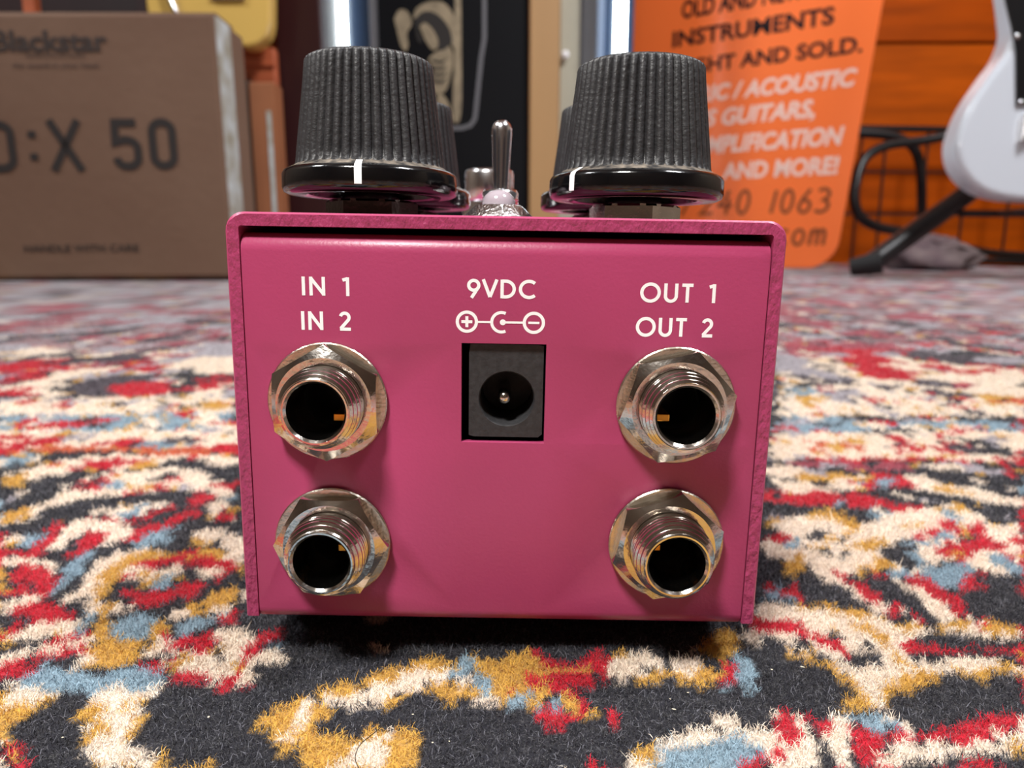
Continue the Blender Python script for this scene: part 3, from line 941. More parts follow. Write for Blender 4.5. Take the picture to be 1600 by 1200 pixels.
VV = np.zeros((n, 7, 3))
for s_ in range(3):
    k_ = (1.0, 1.0, 0.75)[s_]
    VV[:, 2 * s_] = P[:, s_] - W * k_
    VV[:, 2 * s_ + 1] = P[:, s_] + W * k_
VV[:, 6] = P[:, 3]
VV[:, :, 1] -= 800
VV[:, :, 2] += 12
base = (np.arange(n) * 7)[:, None]
tri = np.array([0, 1, 3, 2, 2, 3, 5, 4, 4, 5, 6])
me = set_mesh('rug_pile', VV.reshape(-1, 3) * 0.001, (base + tri[None]).ravel(), np.tile([4, 4, 3], n))
br = 0.8 + 0.55 * rng.random((n, 1))
pc = PARR[pidx] * br
pale = (rng.random(n) < 0.12) & (pidx == 0)
pc[pale] = np.array(lin((108, 108, 116)))
pc = np.clip(pc, 0, 0.95)
grad = np.ones(7)[None, :, None]
set_col(me, (pc[:, None, :] * grad).reshape(-1, 3))
tag(link('rug_pile', me, M['pile'], rug), kind='stuff')

# ------------------------------------------------------------------ the pedal
K = 0.001
pedal = tag(empty('effects_pedal', (0, 0, 0), (0, R(1.0), 0)), 'plum painted metal effects pedal with four jack sockets and black knobs', 'effects pedal')
X0, X1, ZB, ZT, DEP, TH = -32.5, 29.5, 4.35, 52.45, 112.0, 1.5


def rr(x0, x1, z0, z1, r, n=6):
    """open outline: up the left side, over the top, down the right side"""
    p = [(x0, z0)]
    p += [(x0 + r - r * math.cos(R(90 * i / n)), z1 - r + r * math.sin(R(90 * i / n))) for i in range(n + 1)]
    p += [(x1 - r + r * math.sin(R(90 * i / n)), z1 - r + r * math.cos(R(90 * i / n))) for i in range(n + 1)]
    p += [(x1, z0)]
    return p


out_, inn = rr(X0, X1, ZB, ZT, 2.1), rr(X0 + TH, X1 - TH, ZB, ZT - TH, 0.3)
m_ = len(out_)
ye = 0.28
mb = MB(K)
lo_ = [(x + (0.22 if x < 0 else -0.22) * (1 if abs(x - (X0 if x < 0 else X1)) < 2.2 else 0), -0.05, z - (0.22 if z > ZT - 0.7 else 0)) for x, z in out_]
vs_ = lo_ + [(x, 0.2, z) for x, z in out_] + [(x, DEP, z) for x, z in out_] + [(x, -0.05, z) for x, z in inn] + [(x, DEP, z) for x, z in inn]
fs_, mi_ = [], []
for i in range(m_ - 1):
    fs_.append((i, i + 1, m_ + i + 1, m_ + i)); mi_.append(0)
    fs_.append((m_ + i, m_ + i + 1, 2 * m_ + i + 1, 2 * m_ + i)); mi_.append(0)
    fs_.append((3 * m_ + i, 3 * m_ + i + 1, i + 1, i)); mi_.append(1)
    fs_.append((3 * m_ + i + 1, 3 * m_ + i, 4 * m_ + i, 4 * m_ + i + 1)); mi_.append(0)
    fs_.append((2 * m_ + i, 2 * m_ + i + 1, 4 * m_ + i + 1, 4 * m_ + i)); mi_.append(0)
for i in (0, m_ - 1):
    fs_.append((i, m_ + i, 2 * m_ + i, 4 * m_ + i, 3 * m_ + i)); mi_.append(0)
mb.add(vs_, fs_)
mb.mi = mi_
mb.build('cover', [M['paint'], M['paint_edge']], pedal, smooth=True, auto=35)

# chassis: face plate bent back at top and bottom, with the cut-out for the power socket
CX0, CX1, CZ0, CZ1 = -6.4, 3.25, 26.75, 38.35
FX0, FX1 = X0 + TH + 0.12, X1 - TH - 0.12
prof = [(DEP - 2, ZB - 0.45)] + [(1.6 - 1.6 * math.sin(R(t)), ZB - 0.45 + 1.6 - 1.6 * math.cos(R(t))) for t in range(0, 91, 15)]
prof += [(0, CZ0), (0, CZ1)] + [(2.0 - 2.0 * math.cos(R(t)), 48.25 + 2.0 * math.sin(R(t))) for t in range(0, 91, 15)] + [(16, 50.25)]
cols = [FX0, CX0, CX1, FX1]
vs_ = [(x, y, z) for (y, z) in prof for x in cols]
fs_ = []
jc = [i for i, p in enumerate(prof) if p == (0, CZ0)][0]
for j in range(len(prof) - 1):
    for i in range(3):
        if j == jc and i == 1:
            continue
        fs_.append((j * 4 + i, j * 4 + i + 1, j * 4 + i + 5, j * 4 + i + 4))
JACKS = [(-21.7, 31.35, 0, 5.9, 1, -1.7), (18.25, 31.55, 17, 5.8, -1, -1.3), (-21.6, 14.15, 30, 6.1, 1, -0.4), (18.1, 14.75, 12, 6.6, -1, -0.3)]
ch = MB(K).add(vs_, fs_).build('chassis_sheet', M['paint'])
so = ch.modifiers.new('sheet', 'SOLIDIFY')
so.thickness = 0.0012
so.offset = -1
cut = MB(K)
for jx, jz, *_ in JACKS:
    cut.lathe([(4.75, -4), (4.75, 4)], 48, 'Y', None, True, True, (jx, 0, jz))
cuto = cut.build('cut', M['paint'])
bo = ch.modifiers.new('holes', 'BOOLEAN')
bo.operation = 'DIFFERENCE'
bo.object = cuto
bo.solver = 'EXACT'
bv = ch.modifiers.new('bevel', 'BEVEL')
bv.width = 0.00012
bv.segments = 2
bv.limit_method = 'ANGLE'
bv.angle_limit = R(50)
chm = bpy.data.meshes.new_from_object(ch.evaluated_get(bpy.context.evaluated_depsgraph_get()))
for t_ in (ch, cuto):
    bpy.data.objects.remove(t_)
link('chassis', chm, M['paint'], pedal, smooth=True, auto=50)
MB(K).box(X0 + TH, X1 - TH, DEP - 1.4, DEP - 0.2, ZB, ZT - TH).build('rear_plate', M['paint'], pedal)
for fx in (-27, 24):
    for fy in (12, 100):
        MB(K).lathe([(0, 4.3), (4.4, 4.3), (4.6, 0.6), (4.2, 0.0), (0, 0.0)], 24, org=(fx, fy, 0)).build('rubber_foot', M['rubber'], pedal, smooth=True, auto=40)

# jacks


def hexr(a, rc):
    q_ = (a % (math.pi / 3)) - math.pi / 6
    return rc * math.cos(math.pi / 6) / math.cos(q_)


def washer_mesh():
    return MB(K).lathe([(4.6, 0.0), (6.75, 0.0), (6.85, 0.1), (6.85, 0.45), (6.7, 0.6), (4.6, 0.6)], 72, 'Y').mesh('jack')


def nut_mesh():
    rc, rt, h = 6.75, 5.35, 2.3
    n = 72
    pr = [(1, 0.6), (2, h - 0.9), (3, h), (4, h), (5, 0.6)]

    def rf(r, hh, a, j):
        return (hexr(a, rc), hexr(a, rc), rt, 4.62, 4.62)[j]
    b = MB(K).lathe(pr, n, 'Y', rf)
    vs2 = []
    for j in range(5):
        for i in range(n):
            x, y, z_ = b.v[j * n + i]
            if j == 1:
                y = -(h - (hexr(2 * math.pi * i / n, rc) - rt) * 0.55) * K
            vs2.append((x, y, z_))
    b.v = vs2
    return b.mesh('hex_nut')


def barrel_mesh(L):
    pr = [(4.55, 0.0)]
    z_ = 2.0
    while z_ < L - 0.35:
        t_ = min(1, max(0, (z_ - (L - 1.7)) / 1.6))
        r_ = 4.58 - 0.72 * t_
        pr += [(r_, z_), (r_ - 0.04, z_ + 0.22), (r_ - 0.34, z_ + 0.36), (r_ - 0.34, z_ + 0.52)]
        z_ += 0.66
    pr += [(3.72, L - 0.08), (3.6, L), (3.42, L), (3.16, L - 0.3), (3.15, -4.0)]
    b = MB(K)
    b.lathe(pr, 64, 'Y')
    return b.mesh('barrel')


me_w, me_n = washer_mesh(), nut_mesh()
me_bore = MB(K).lathe([(3.14, -1.5), (3.14, -8.8), (0.01, -8.8)], 40, 'Y').mesh('bore')
for jx, jz, rot, L, side, cz in JACKS:
    j = link('jack_socket', me_w, M['nickel_brushed'], pedal, (jx * K, 0, jz * K), smooth=True, auto=30)
    nt_ = link('hex_nut', me_n, M['nickel'], j, rot=(0, R(rot + 30), 0), smooth=True, auto=22)
    link('barrel', barrel_mesh(L), M['nickel'], j, smooth=True, auto=24)
    link('bore', me_bore, M['bore'], j, smooth=True)
    mbc = MB(K).box(side * 1.9 - 1.15, side * 1.9 + 1.15, -0.9, 4.0, cz - 0.42, cz + 0.42)
    mbc.build('contact', M['brass'], j, bevel=0.0001)

# power socket
sx0, sx1, sz0, sz1 = -5.55, 3.0, 27.3, 38.2
hx, hz, hr = -1.17, 31.85, 3.15
mb = MB(K)
nseg = 64
ring_o, ring_i = [], []
for i in range(nseg):
    a = 2 * math.pi * i / nseg
    ca, sa = math.cos(a), math.sin(a)
    t = min(((sx1 - hx) / ca if ca > 1e-9 else (sx0 - hx) / ca if ca < -1e-9 else 1e9), ((sz1 - hz) / sa if sa > 1e-9 else (sz0 - hz) / sa if sa < -1e-9 else 1e9))
    ring_o.append((hx + ca * t, hz + sa * t))
    ring_i.append((hx + ca * hr, hz + sa * hr))
yo = 0.55
vs_ = [(x, 9.0, z_) for x, z_ in ring_o] + [(x, yo, z_) for x, z_ in ring_o] + [(hx + (x - hx) * 1.04, yo, hz + (z_ - hz) * 1.04) for x, z_ in ring_i] + [(x, yo + 0.2, z_) for x, z_ in ring_i] + [(x, 8.8, z_) for x, z_ in ring_i]
fs_ = []
for r_ in range(4):
    for i in range(nseg):
        k_ = (i + 1) % nseg
        fs_.append((r_ * nseg + i, r_ * nseg + k_, (r_ + 1) * nseg + k_, (r_ + 1) * nseg + i))
fs_.append(tuple(4 * nseg + i for i in range(nseg)))
mb.add(vs_, fs_)
ps = mb.build('power_socket', M['plastic'], pedal, smooth=True, auto=35)
MB(K).lathe([(0.75, -8.0), (0.75, 0.1), (0.62, 0.45), (0.3, 0.62), (0.01, 0.65)], 24, 'Y', org=(-1.45, 1.9, 31.75)).build('pin', M['nickel'], ps, smooth=True, auto=60)
MB(K).box(X0 + TH + 1, X1 - TH - 1, 9.2, 9.6, ZB + 3, 49).build('hollow_shade_sheet', M['void'], pedal)  # added dark sheet standing in for shade inside the hollow case

# printed lettering on the face
class Layer:
    y = -0.03


FN = lambda u, v: (u, Layer.y, v)
for txt, x0, x1, z0, z1, gp in (('IN 1', -24.26, -18.95, 43.42, 45.5, 0.2), ('IN 2', -24.45, -18.85, 39.55, 41.65, 0.2), ('9VDC', -5.75, 1.9, 43.47, 45.55, 0.16),
                                ('OUT 1', 13.64, 22.0, 43.35, 45.45, 0.2), ('OUT 2', 13.35, 22.0, 39.5, 41.6, 0.2)):
    mb = MB(K)
    strokes(mb, txt, GEO, x0, x1, z0, z1, 0.37, FN, gp)
    o = mb.build('lettering', M['white_print'], pedal)
    o['label'] = 'white lettering reading ' + txt
mb = MB(K)
zc = 40.78
for cx in (-5.8, 1.75):
    Layer.y = -0.03
    ribbon(mb, [(cx + u, zc + v) for u, v in arc(0, 0, 1.08, 1.08, 0, 360, 40)], 0.36, FN)
ribbon(mb, [(-1.9 + u, zc + v) for u, v in arc(0, 0, 1.1, 1.1, 65, 295, 30)], 0.34, FN)
Layer.y = -0.036
ribbon(mb, [(-4.72, zc), (-3.0, zc)], 0.24, FN)
ribbon(mb, [(-1.8, zc), (0.67, zc)], 0.24, FN)
Layer.y = -0.03
ribbon(mb, [(-1.75 + u, zc + v) for u, v in arc(0, 0, 0.17, 0.17, 0, 360, 16)], 0.33, FN)
ribbon(mb, [(-6.42, zc), (-5.18, zc)], 0.34, FN)
Layer.y = -0.036
ribbon(mb, [(-5.8, zc - 0.62), (-5.8, zc + 0.62)], 0.34, FN)
ribbon(mb, [(1.12, zc), (2.38, zc)], 0.26, FN)
o = mb.build('polarity_symbol', M['white_print'], pedal)
o['label'] = 'white plus, centre pin and minus symbol'

# knobs
NF = 46


def knob_rf(r, h, a, j):
    if j < 1 or j > 6:
        return r
    f_ = abs(math.sin(a * NF / 2))
    dep = 0.42 * (1.0 if j < 6 else 0.9)
    return r - dep * (1 - f_) ** 1.3


prk = [(9.1, 3.35), (9.0, 3.75), (8.85, 5.0), (8.35, 9.0), (7.85, 13.0), (7.62, 15.25), (7.5, 15.5), (7.1, 15.7), (6.0, 15.75), (5.8, 15.2), (0.01, 15.2)]
me_kb = MB(K).lathe(prk, NF * 8, 'Z', knob_rf).mesh('knob')
sk = MB(K)
sk.lathe([(3.4, 1.6), (7.4, 1.6), (7.6, 0.15), (7.9, 0.0), (9.9, 0.0), (10.45, 0.25), (10.65, 0.75), (10.62, 2.35), (10.4, 2.75), (9.95, 3.0)], 96)
sk.cur = 1
sk.lathe([(9.95, 3.0), (9.4, 3.22), (9.0, 3.5), (8.5, 3.8)], 96)
me_sk = sk.mesh('skirt')


def pointer_mesh():
    b = MB(K)
    vs_, fs_ = [], []
    pr = [(10.70, 0.7), (10.67, 2.37), (10.45, 2.79), (9.98, 3.05), (9.45, 3.3), (9.3, 3.4)]
    for r_, h in pr:
        for da in (-0.038, 0.0, 0.038):
            a = -math.pi / 2 + da
            vs_.append((r_ * math.cos(a), r_ * math.sin(a), h))
    for i in range(len(pr) - 1):
        for j in range(2):
            fs_.append((i * 3 + j, i * 3 + j + 1, i * 3 + j + 4, i * 3 + j + 3))
    return b.add(vs_, fs_).mesh('pointer_line')


me_pt = pointer_mesh()
me_kn = MB(K).lathe([(0.1, -2.5), (5.55, -2.5), (5.55, -0.75), (5.2, -0.5), (3.2, -0.5)], 48, 'Z', lambda r, h, a, j: hexr(a, r * 1.02) if j in (1, 2) else r).mesh('mounting_nut')
me_sh = MB(K).lathe([(3.3, -0.6), (3.3, 1.7), (0.1, 1.7)], 32).mesh('shaft_collar')
for kx, ky, pr_, nutm in ((-18.4, 11.2, 3, 'dark_nut'), (14.3, 11.2, -52, 'nickel'), (-18.4, 38.2, 150, 'dark_nut'), (14.3, 38.2, 120, 'dark_nut')):
    kb = link('knob', me_kb, M['knob'], pedal, (kx * K, ky * K, 54.95 * K), smooth=True, auto=55)
    link('skirt', me_sk, [M['gloss'], M['dust']], kb, smooth=True, auto=45)
    link('pointer_line', me_pt, M['white_print'], kb, rot=(0, 0, R(pr_)), smooth=True)
    nm = me_kn if nutm == 'dark_nut' else me_kn.copy()
    if nutm != 'dark_nut':
        nm.materials.clear()
    link('mounting_nut', nm, M[nutm], kb, rot=(0, 0, R(kx * 3)), smooth=True, auto=25)
    link('shaft_collar', me_sh, M['gloss'], kb, smooth=True, auto=40)

# indicator lamp, toggle switch, foot switch
il = MB(K).lathe([(2.1, 1.4), (2.1, 1.75), (2.02, 2.3), (1.75, 2.85), (1.25, 3.3), (0.65, 3.55), (0.01, 3.62)], 32).build('indicator_lamp', M['lens'], pedal, (-2.6 * K, 10.5 * K, ZT * K), smooth=True, auto=60)
MB(K).lathe([(0.1, -0.3), (4.55, -0.3), (4.6, 0.05), (4.45, 0.2), (2.95, 1.65), (2.75, 1.75), (2.1, 1.75), (2.1, 1.0)], 64).build('lamp_bezel', M['bezel'], il, smooth=True, auto=40)
TY = 37.0
thr = [(2.95, -0.5)]
zz_ = 0.3
while zz_ < 4.6:
    thr += [(2.95, zz_), (2.72, zz_ + 0.27)]
    zz_ += 0.54
thr += [(2.9, 5.1), (2.6, 5.6), (1.75, 5.6), (1.6, 4.5), (0.05, 4.5)]
tg = MB(K).lathe(thr, 48).build('toggle_switch', M['chrome'], pedal, (-2.9 * K, TY * K, ZT * K), smooth=True, auto=60)
MB(K).lathe([(1.15, 4.4), (1.2, 6.0), (1.5, 12.8), (1.6, 14.4), (1.52, 15.2), (1.25, 15.8), (0.75, 16.2), (0.02, 16.35)], 32).build('lever', M['chrome'], tg, rot=(R(-2), R(0.5), 0), smooth=True, auto=60)
MB(K).lathe([(0.1, -0.3), (5.2, -0.3), (5.2, 0.9), (4.9, 1.2), (2.9, 1.2)], 48, 'Z', lambda r, h, a, j: hexr(a, r) if j in (1, 2) else r).build('hex_nut', M['chrome'], tg, smooth=True, auto=25)
fsw = MB(K).lathe([(0.02, 14.4), (4.6, 14.4), (5.2, 14.15), (5.55, 13.5), (5.55, 7.6), (5.3, 7.2), (4.9, 7.0), (4.9, 6.0)], 48).build('footswitch', M['chrome'], pedal, (-6.4 * K, 92 * K, ZT * K), smooth=True, auto=50)
MB(K).lathe([(0.1, -0.3), (8.5, -0.3), (8.5, 2.2), (6.2, 2.6), (6.0, 5.8), (4.8, 6.0)], 48, 'Z', lambda r, h, a, j: hexr(a, r) if j in (1, 2) else r).build('collar_nut', M['chrome'], fsw, smooth=True, auto=25)

# ------------------------------------------------------------------ cardboard box on the left
BY = 1.03
M['card'] = mat('cardboard', (122, 95, 76), 0.8, var=0.1, var_scale=3.5, bump=0.1, bump_scale=60, rgb2=(110, 82, 64))
M['card_print'] = mat('cardboard_print', (42, 36, 34), 0.7)
M['card_grey'] = mat('cardboard_print_grey', (58, 48, 44), 0.7)
M['tape'] = mat('white_tape', (205, 214, 216), 0.4, var=0.25, var_scale=25, rgb2=(150, 142, 120))
pr_ = at(366, 428, BY)
pb = at(0, 437, BY)
bw, bh, bd = 0.62, at(200, 19, BY).z - 0.004, 0.125
roll = R(0.35)
box = tag(empty('cardboard_box', (pr_.x, BY, 0.004), (0, -roll, R(1.5))), 'large brown cardboard carton printed in black, left of the pedal', 'box')
MB().box(-bw, 0, 0, bd, 0.0, bh).build('carton', M['card'], box, bevel=0.006)
MB().box(-bw + 0.004, -0.004, 0.02, 0.09, bh, bh + 0.006).build('top_flap', M['card'], box, bevel=0.002)
MB().box(-0.002, 0.003, 0.004, 0.055, 0.03, bh - 0.004).build('tape', M['tape'], box, bevel=0.001)


def box_uv(x, y):
    p = at(x, y, BY) - Vector(box.location)
    c_, s_ = math.cos(-roll), math.sin(-roll)
    return (p.x * c_ - p.z * s_, p.x * s_ + p.z * c_)


FB = lambda u, v: (u, -0.0012, v)
for t_, xa, xb in (('I', -82, -70), ('D', -48, 27), ('a', 52, 62), ('b', 52, 62), ('X', 87, 127), ('5', 181, 218), ('0', 238, 275)):
    if t_ == 'D':
        xa = -12
    u0, z0 = box_uv(xa, 267)
    u1, z1 = box_uv(xb, 187)
    _, z0 = box_uv((xa + xb) / 2, 270 - 0.02 * (xa + xb) / 2)
    _, z1 = box_uv((xa + xb) / 2, 191 - 0.02 * (xa + xb) / 2)
    mb = MB()
    strokes(mb, t_, DIN, u0, u1, z0, z1, 0.0115, FB)
    mb.build('printed_character', M['card_print'], box)
mb = MB()
u0, z0 = box_uv(-3, 82)
u1, _ = box_uv(172, 82)
text_mesh(mb, 'Blackstar', u0, u1, z0, 0.028, -0.0012, bold=0.03)
mb.build('maker_lettering', M['card_grey'], box)
for t_, xa, xb, y_, cp in (('AMPLIFICATION', 46, 136, 92, 0.006), ('the sound in your head', 26, 157, 108, 0.007)):
    mb = MB()
    u0, z0 = box_uv(xa, y_)
    u1, _ = box_uv(xb, y_)
    text_mesh(mb, t_, u0, u1, z0, cp, -0.0012)
    mb.build('small_lettering', M['card_grey'], box)
mb = MB()
u0, z0 = box_uv(45, 394)
u1, _ = box_uv(220, 394)
text_mesh(mb, 'HANDLE WITH CARE', u0, u1, z0, 0.011, -0.0012, bold=0.01)
mb.build('care_lettering', M['card_print'], box)

# things behind the carton
M['maroon'] = mat('maroon_lacquer', (52, 20, 22), 0.35, spec=0.5, var=0.15, var_scale=4)
M['brown_card'] = mat('brown_card', (150, 92, 56), 0.75, var=0.12, var_scale=8)
M['gap_shade_rod_base'] = mat('gap_shade_and_base_dark', (46, 30, 22), 0.8)  # painted shade of the gap by the narrow carton; also colours the rod base
M['redwood'] = mat('red_wood', (178, 92, 56), 0.5, var=0.15, var_scale=10, stretch=(1, 1, 6))
M['yellow'] = mat('butterscotch_lacquer', (222, 184, 98), 0.3, coat=0.4)
M['yellow_edge'] = mat('butterscotch_edge', (206, 160, 84), 0.3, coat=0.4)


def slab(name, m, xa, xb, ytop, Y, depth, zb=0.0, bevel=0.004, parent=None):
    """upright block whose front stands at depth Y between two photo positions taken at the horizon"""
    a, b = at(xa, 60, Y), at(xb, 60, Y)
    zt = at((xa + xb) / 2, ytop, Y).z
    return MB().box(a.x, b.x, Y, Y + depth, zb, zt).build(name, m, parent, bevel=bevel)


MAR_Y = 1.40
cabx0, cabx1 = at(431, 60, MAR_Y).x, at(502, 60, MAR_Y).x
mc = tag(empty('maroon_cabinet', ((cabx0 + cabx1) / 2, MAR_Y, 0)), 'tall dark maroon cabinet side behind the left knobs', 'cabinet')
hwc = (cabx1 - cabx0) / 2
MB().box(-hwc, hwc, 0, 0.03, 0.0, 1.3).build('front_panel', M['maroon'], mc, bevel=0.003)
MB().box(-hwc, -hwc + 0.02, 0.03, 0.15, 0.0, 1.3).build('side_panel', M['maroon'], mc, bevel=0.003)
MB().box(hwc - 0.02, hwc, 0.03, 0.15, 0.0, 1.3).build('side_panel', M['maroon'], mc, bevel=0.003)

pa, pb2 = at(395, 388, 1.30), at(443, 388, 1.30)
b2 = tag(empty('narrow_carton', (pa.x, 1.30, 0)), 'narrow brown carton standing between big box and maroon cabinet', 'box')
zt = at(420, 128, 1.30).z
w2 = pb2.x - pa.x
MB().box(0.012, w2, 0, 0.05, 0, zt).build('carton', M['brown_card'], b2, bevel=0.003)
MB().box(-0.004, 0.012, 0.012, 0.05, 0, zt + 0.006).build('gap_shade_strip', M['gap_shade_rod_base'], b2, bevel=0.001)  # dark strip added for the shaded gap between the cartons
MB().box(w2 - 0.016, w2 - 0.008, -0.002, 0.0, 0.1, zt - 0.05).build('tape', M['tape'], b2)

rw = tag(empty('wooden_rail', (at(388, 388, 1.36).x, 1.36, 0)), 'orange brown wooden rail under the yellow guitar body', 'rail')
z1 = at(410, 74, 1.36).z
z0 = at(410, 135, 1.36).z
MB().box(-0.08, 0.075, 0.0, 0.025, z0, z1).build('board', M['redwood'], rw, bevel=0.004)
MB().box(-0.08, 0.075, -0.006, 0.0, z0 + 0.035, z0 + 0.041).build('lip', M['redwood'], rw, bevel=0.001)
MB().box(-0.06, -0.03, 0.001, 0.024, 0.0, z0).build('post', M['redwood'], rw, bevel=0.002)
MB().box(0.03, 0.06, 0.001, 0.024, 0.0, z0).build('post', M['redwood'], rw, bevel=0.002)

# yellow guitar body leaning behind the carton
YG = 1.31
gpts = [(428, -40), (428, 20), (427, 45), (420, 64), (404, 76), (385, 77), (370, 66), (340, 50), (300, 46), (262, 48), (240, 30), (238, -10), (262, -40), (280, -90), (262, -140), (300, -180), (350, -160), (380, -175), (420, -150), (432, -100)]
gp = [at(x, y, YG) for x, y in gpts]
gc = at(335, -40, YG)
yg = tag(empty('yellow_guitar', (gc.x, YG, gc.z)), 'butterscotch yellow guitar body peeking out above the carton', 'guitar')
sp = smooth_path([(p.x - gc.x, 0, p.z - gc.z) for p in gp + [gp[0]]], 5)[:-1]
MB().prism([(p.x, p.z) for p in sp], -0.02, 0.02).build('body', M['yellow'], yg, bevel=0.006, smooth=False)
MB().box(-0.028, 0.028, -0.028, -0.004, 0.10, 0.85).build('neck', M['brown_card'], yg, bevel=0.004)
MB().box(0.0, 0.06, -0.026, -0.0205, -0.05, 0.0).build('bridge', M['chrome'], yg, bevel=0.001)

# dark cabinet row behind the carton, with an orange post in front
M['shelf_dark'] = mat('dark_red_panel', (40, 14, 16), 0.5, var=0.2, var_scale=5)
a, b = at(-260, 388, 1.55), at(262, 388, 1.55)
dcab = tag(empty('dark_shelf_unit', ((a.x + b.x) / 2, 1.55, 0)), 'dark red shelf unit behind the big carton', 'shelf')
hw_ = (b.x - a.x) / 2
MB().box(-hw_, hw_, 0.20, 0.22, 0, 1.3).build('back_panel', M['shelf_dark'], dcab)
for sx in (-hw_, hw_ - 0.02):
    MB().box(sx, sx + 0.02, 0.0, 0.20, 0, 1.3).build('side_panel', M['shelf_dark'], dcab, bevel=0.002)
for zz_ in (0.02, 0.45, 0.9, 1.28):
    MB().box(-hw_ + 0.02, hw_ - 0.02, 0.0, 0.20, zz_, zz_ + 0.02).build('shelf_board', M['shelf_dark'], dcab, bevel=0.002)
p_ = at(94, 388, 1.50)
tag(MB().box(-0.012, 0.012, -0.012, 0.012, 0, 1.3).build('wooden_post', M['redwood'], None, (p_.x, 1.50, 0), bevel=0.002), 'thin reddish wooden post in front of the dark shelf unit', 'post')
ch_ = at(268, 4, 1.28)
st = tag(empty('chrome_hanger', (ch_.x, 1.28, 0.0)), 'small chrome rod end poking up behind the carton', 'rod')
MB().tube([(0.012, 0, 0.0), (0.008, 0, ch_.z - 0.02), (0.0, 0, ch_.z), (-0.02, 0.0, ch_.z + 0.07)], 0.005, 12).build('rod', M['chrome'], st, smooth=True, auto=60)
MB().box(-0.03, 0.055, -0.03, 0.02, 0.0, 0.006).build('base', M['gap_shade_rod_base'], st, bevel=0.002)

# ------------------------------------------------------------------ display stand: black panel, posts, light strips
M['black_panel'] = mat('black_panel', (10, 11, 15), 0.5, spec=0.15)
M['navy_panel'] = mat('navy_panel', (22, 34, 52), 0.3, spec=0.5)
M['tan_wood'] = mat('tan_wood', (172, 134, 88), 0.55, var=0.1, var_scale=6, stretch=(1, 1, 0.15))
M['beige'] = mat('beige_board', (176, 172, 152), 0.6, var=0.05, var_scale=8)
M['greyboard'] = mat('grey_board', (140, 144, 148), 0.5, var=0.06, var_scale=8)
M['sepia'] = mat('sepia_print', (150, 136, 110), 0.7, var=0.25, var_scale=40)
M['sepia_dark'] = mat('sepia_print_dark', (34, 30, 27), 0.6)
M['frame_line'] = mat('grey_print_line', (104, 104, 108), 0.5)
M['led'] = mat('light_strip', (255, 255, 255), 0.5, emit=((0.86, 0.97, 1.0), 16.0))
M['glass_edge'] = mat('glass_edge', (150, 172, 200), 0.15, spec=0.7)
PY = 1.62


def xw(px_, Y):
    return at(px_, 60, Y).x


pan = tag(empty('display_panel', (xw(705, PY), PY, 0)), 'tall black display panel with a sepia figure print and grey outline', 'display panel')
ox = xw(705, PY)
MB().box(xw(585, PY) - ox, xw(827, PY) - ox, 0, 0.03, 0, 1.35).build('board', M['black_panel'], pan, bevel=0.003)
FP = lambda yy: (lambda u, v: (u, yy, v))


def panel_uv(x, y):
    p = at(x, y, PY)
    return (p.x - ox, p.z)


mb = MB()
line_ = [panel_uv(757, -60), panel_uv(757, 60), panel_uv(752, 90), panel_uv(744, 170)] + [panel_uv(*p) for p in ((742, 186), (735, 196), (722, 200), (700, 201), (660, 198))]
ribbon(mb, line_, 0.009, FP(-0.001))
mb.build('outline_print', M['frame_line'], pan)


def blob(mb, pts, yy, n=5):
    q_ = [panel_uv(x, y) for x, y in pts]
    s2 = smooth_path([(u, 0, v) for u, v in q_ + [q_[0]]], n)[:-1]
    mb.prism([(p.x, p.z) for p in s2], yy - 0.0008, yy)


mb = MB()
blob(mb, [(645, 30), (652, 12), (675, 2), (695, 6), (708, 22), (716, 45), (716, 75), (706, 70), (704, 50), (692, 30), (672, 18), (655, 26)], -0.001)
blob(mb, [(656, 42), (664, 36), (676, 46), (684, 62), (684, 74), (676, 78), (666, 66)], -0.002)
blob(mb, [(616, 30), (624, 16), (636, 18), (644, 36), (636, 52), (638, 70), (634, 80), (626, 70), (620, 46)], -0.001)
blob(mb, [(690, 76), (702, 72), (708, 90), (704, 120), (696, 142), (680, 146), (672, 128), (678, 108), (670, 92)], -0.001)
blob(mb, [(684, 146), (694, 150), (704, 170), (706, 192), (694, 198), (680, 196)], -0.001)
blob(mb, [(711, -30), (719, -30), (721, 80), (720, 180), (708, 182), (710, 80)], -0.0015)
mb.build('figure_print', M['sepia'], pan)
mb = MB()
blob(mb, [(648, 34), (656, 22), (672, 18), (692, 30), (704, 52), (706, 66), (694, 78), (684, 78), (684, 62), (676, 46), (662, 36), (654, 44), (660, 66), (652, 62)], -0.0012)
for k_ in range(4):
    y_ = 92 + k_ * 10
    blob(mb, [(674, y_), (688, y_ + 4), (698, y_), (690, y_ + 8), (676, y_ + 5)], -0.0022)
mb.build('figure_shade_print', M['sepia_dark'], pan)

LY = 1.58
lc = tag(empty('light_column', (xw(538, LY), LY, 0)), 'bright vertical light strip column left of the black panel', 'light column')
ox2 = xw(538, LY)
MB().box(xw(512, LY) - ox2, xw(578, LY) - ox2, 0.02, 0.035, 0, 1.3).build('back_strip', M['navy_panel'], lc)
MB().box(xw(514, LY) - ox2, xw(525, LY) - ox2, 0.0, 0.019, 0, 1.3).build('side_channel', M['beige'], lc, bevel=0.001)
MB().box(xw(503, LY) - ox2, xw(512.5, LY) - ox2, -0.01, 0.03, 0, 1.3).build('glass_edge', M['glass_edge'], lc, bevel=0.001)
MB().box(xw(526, LY) - ox2, xw(542, LY) - ox2, -0.004, 0.008, 0.03, 1.25).build('light_strip', M['led'], lc, bevel=0.003)
MB().box(xw(578, LY) - ox2, xw(587, LY) - ox2, 0.0, 0.035, 0, 1.3).build('edge_trim', M['frame_line'], lc, bevel=0.001)

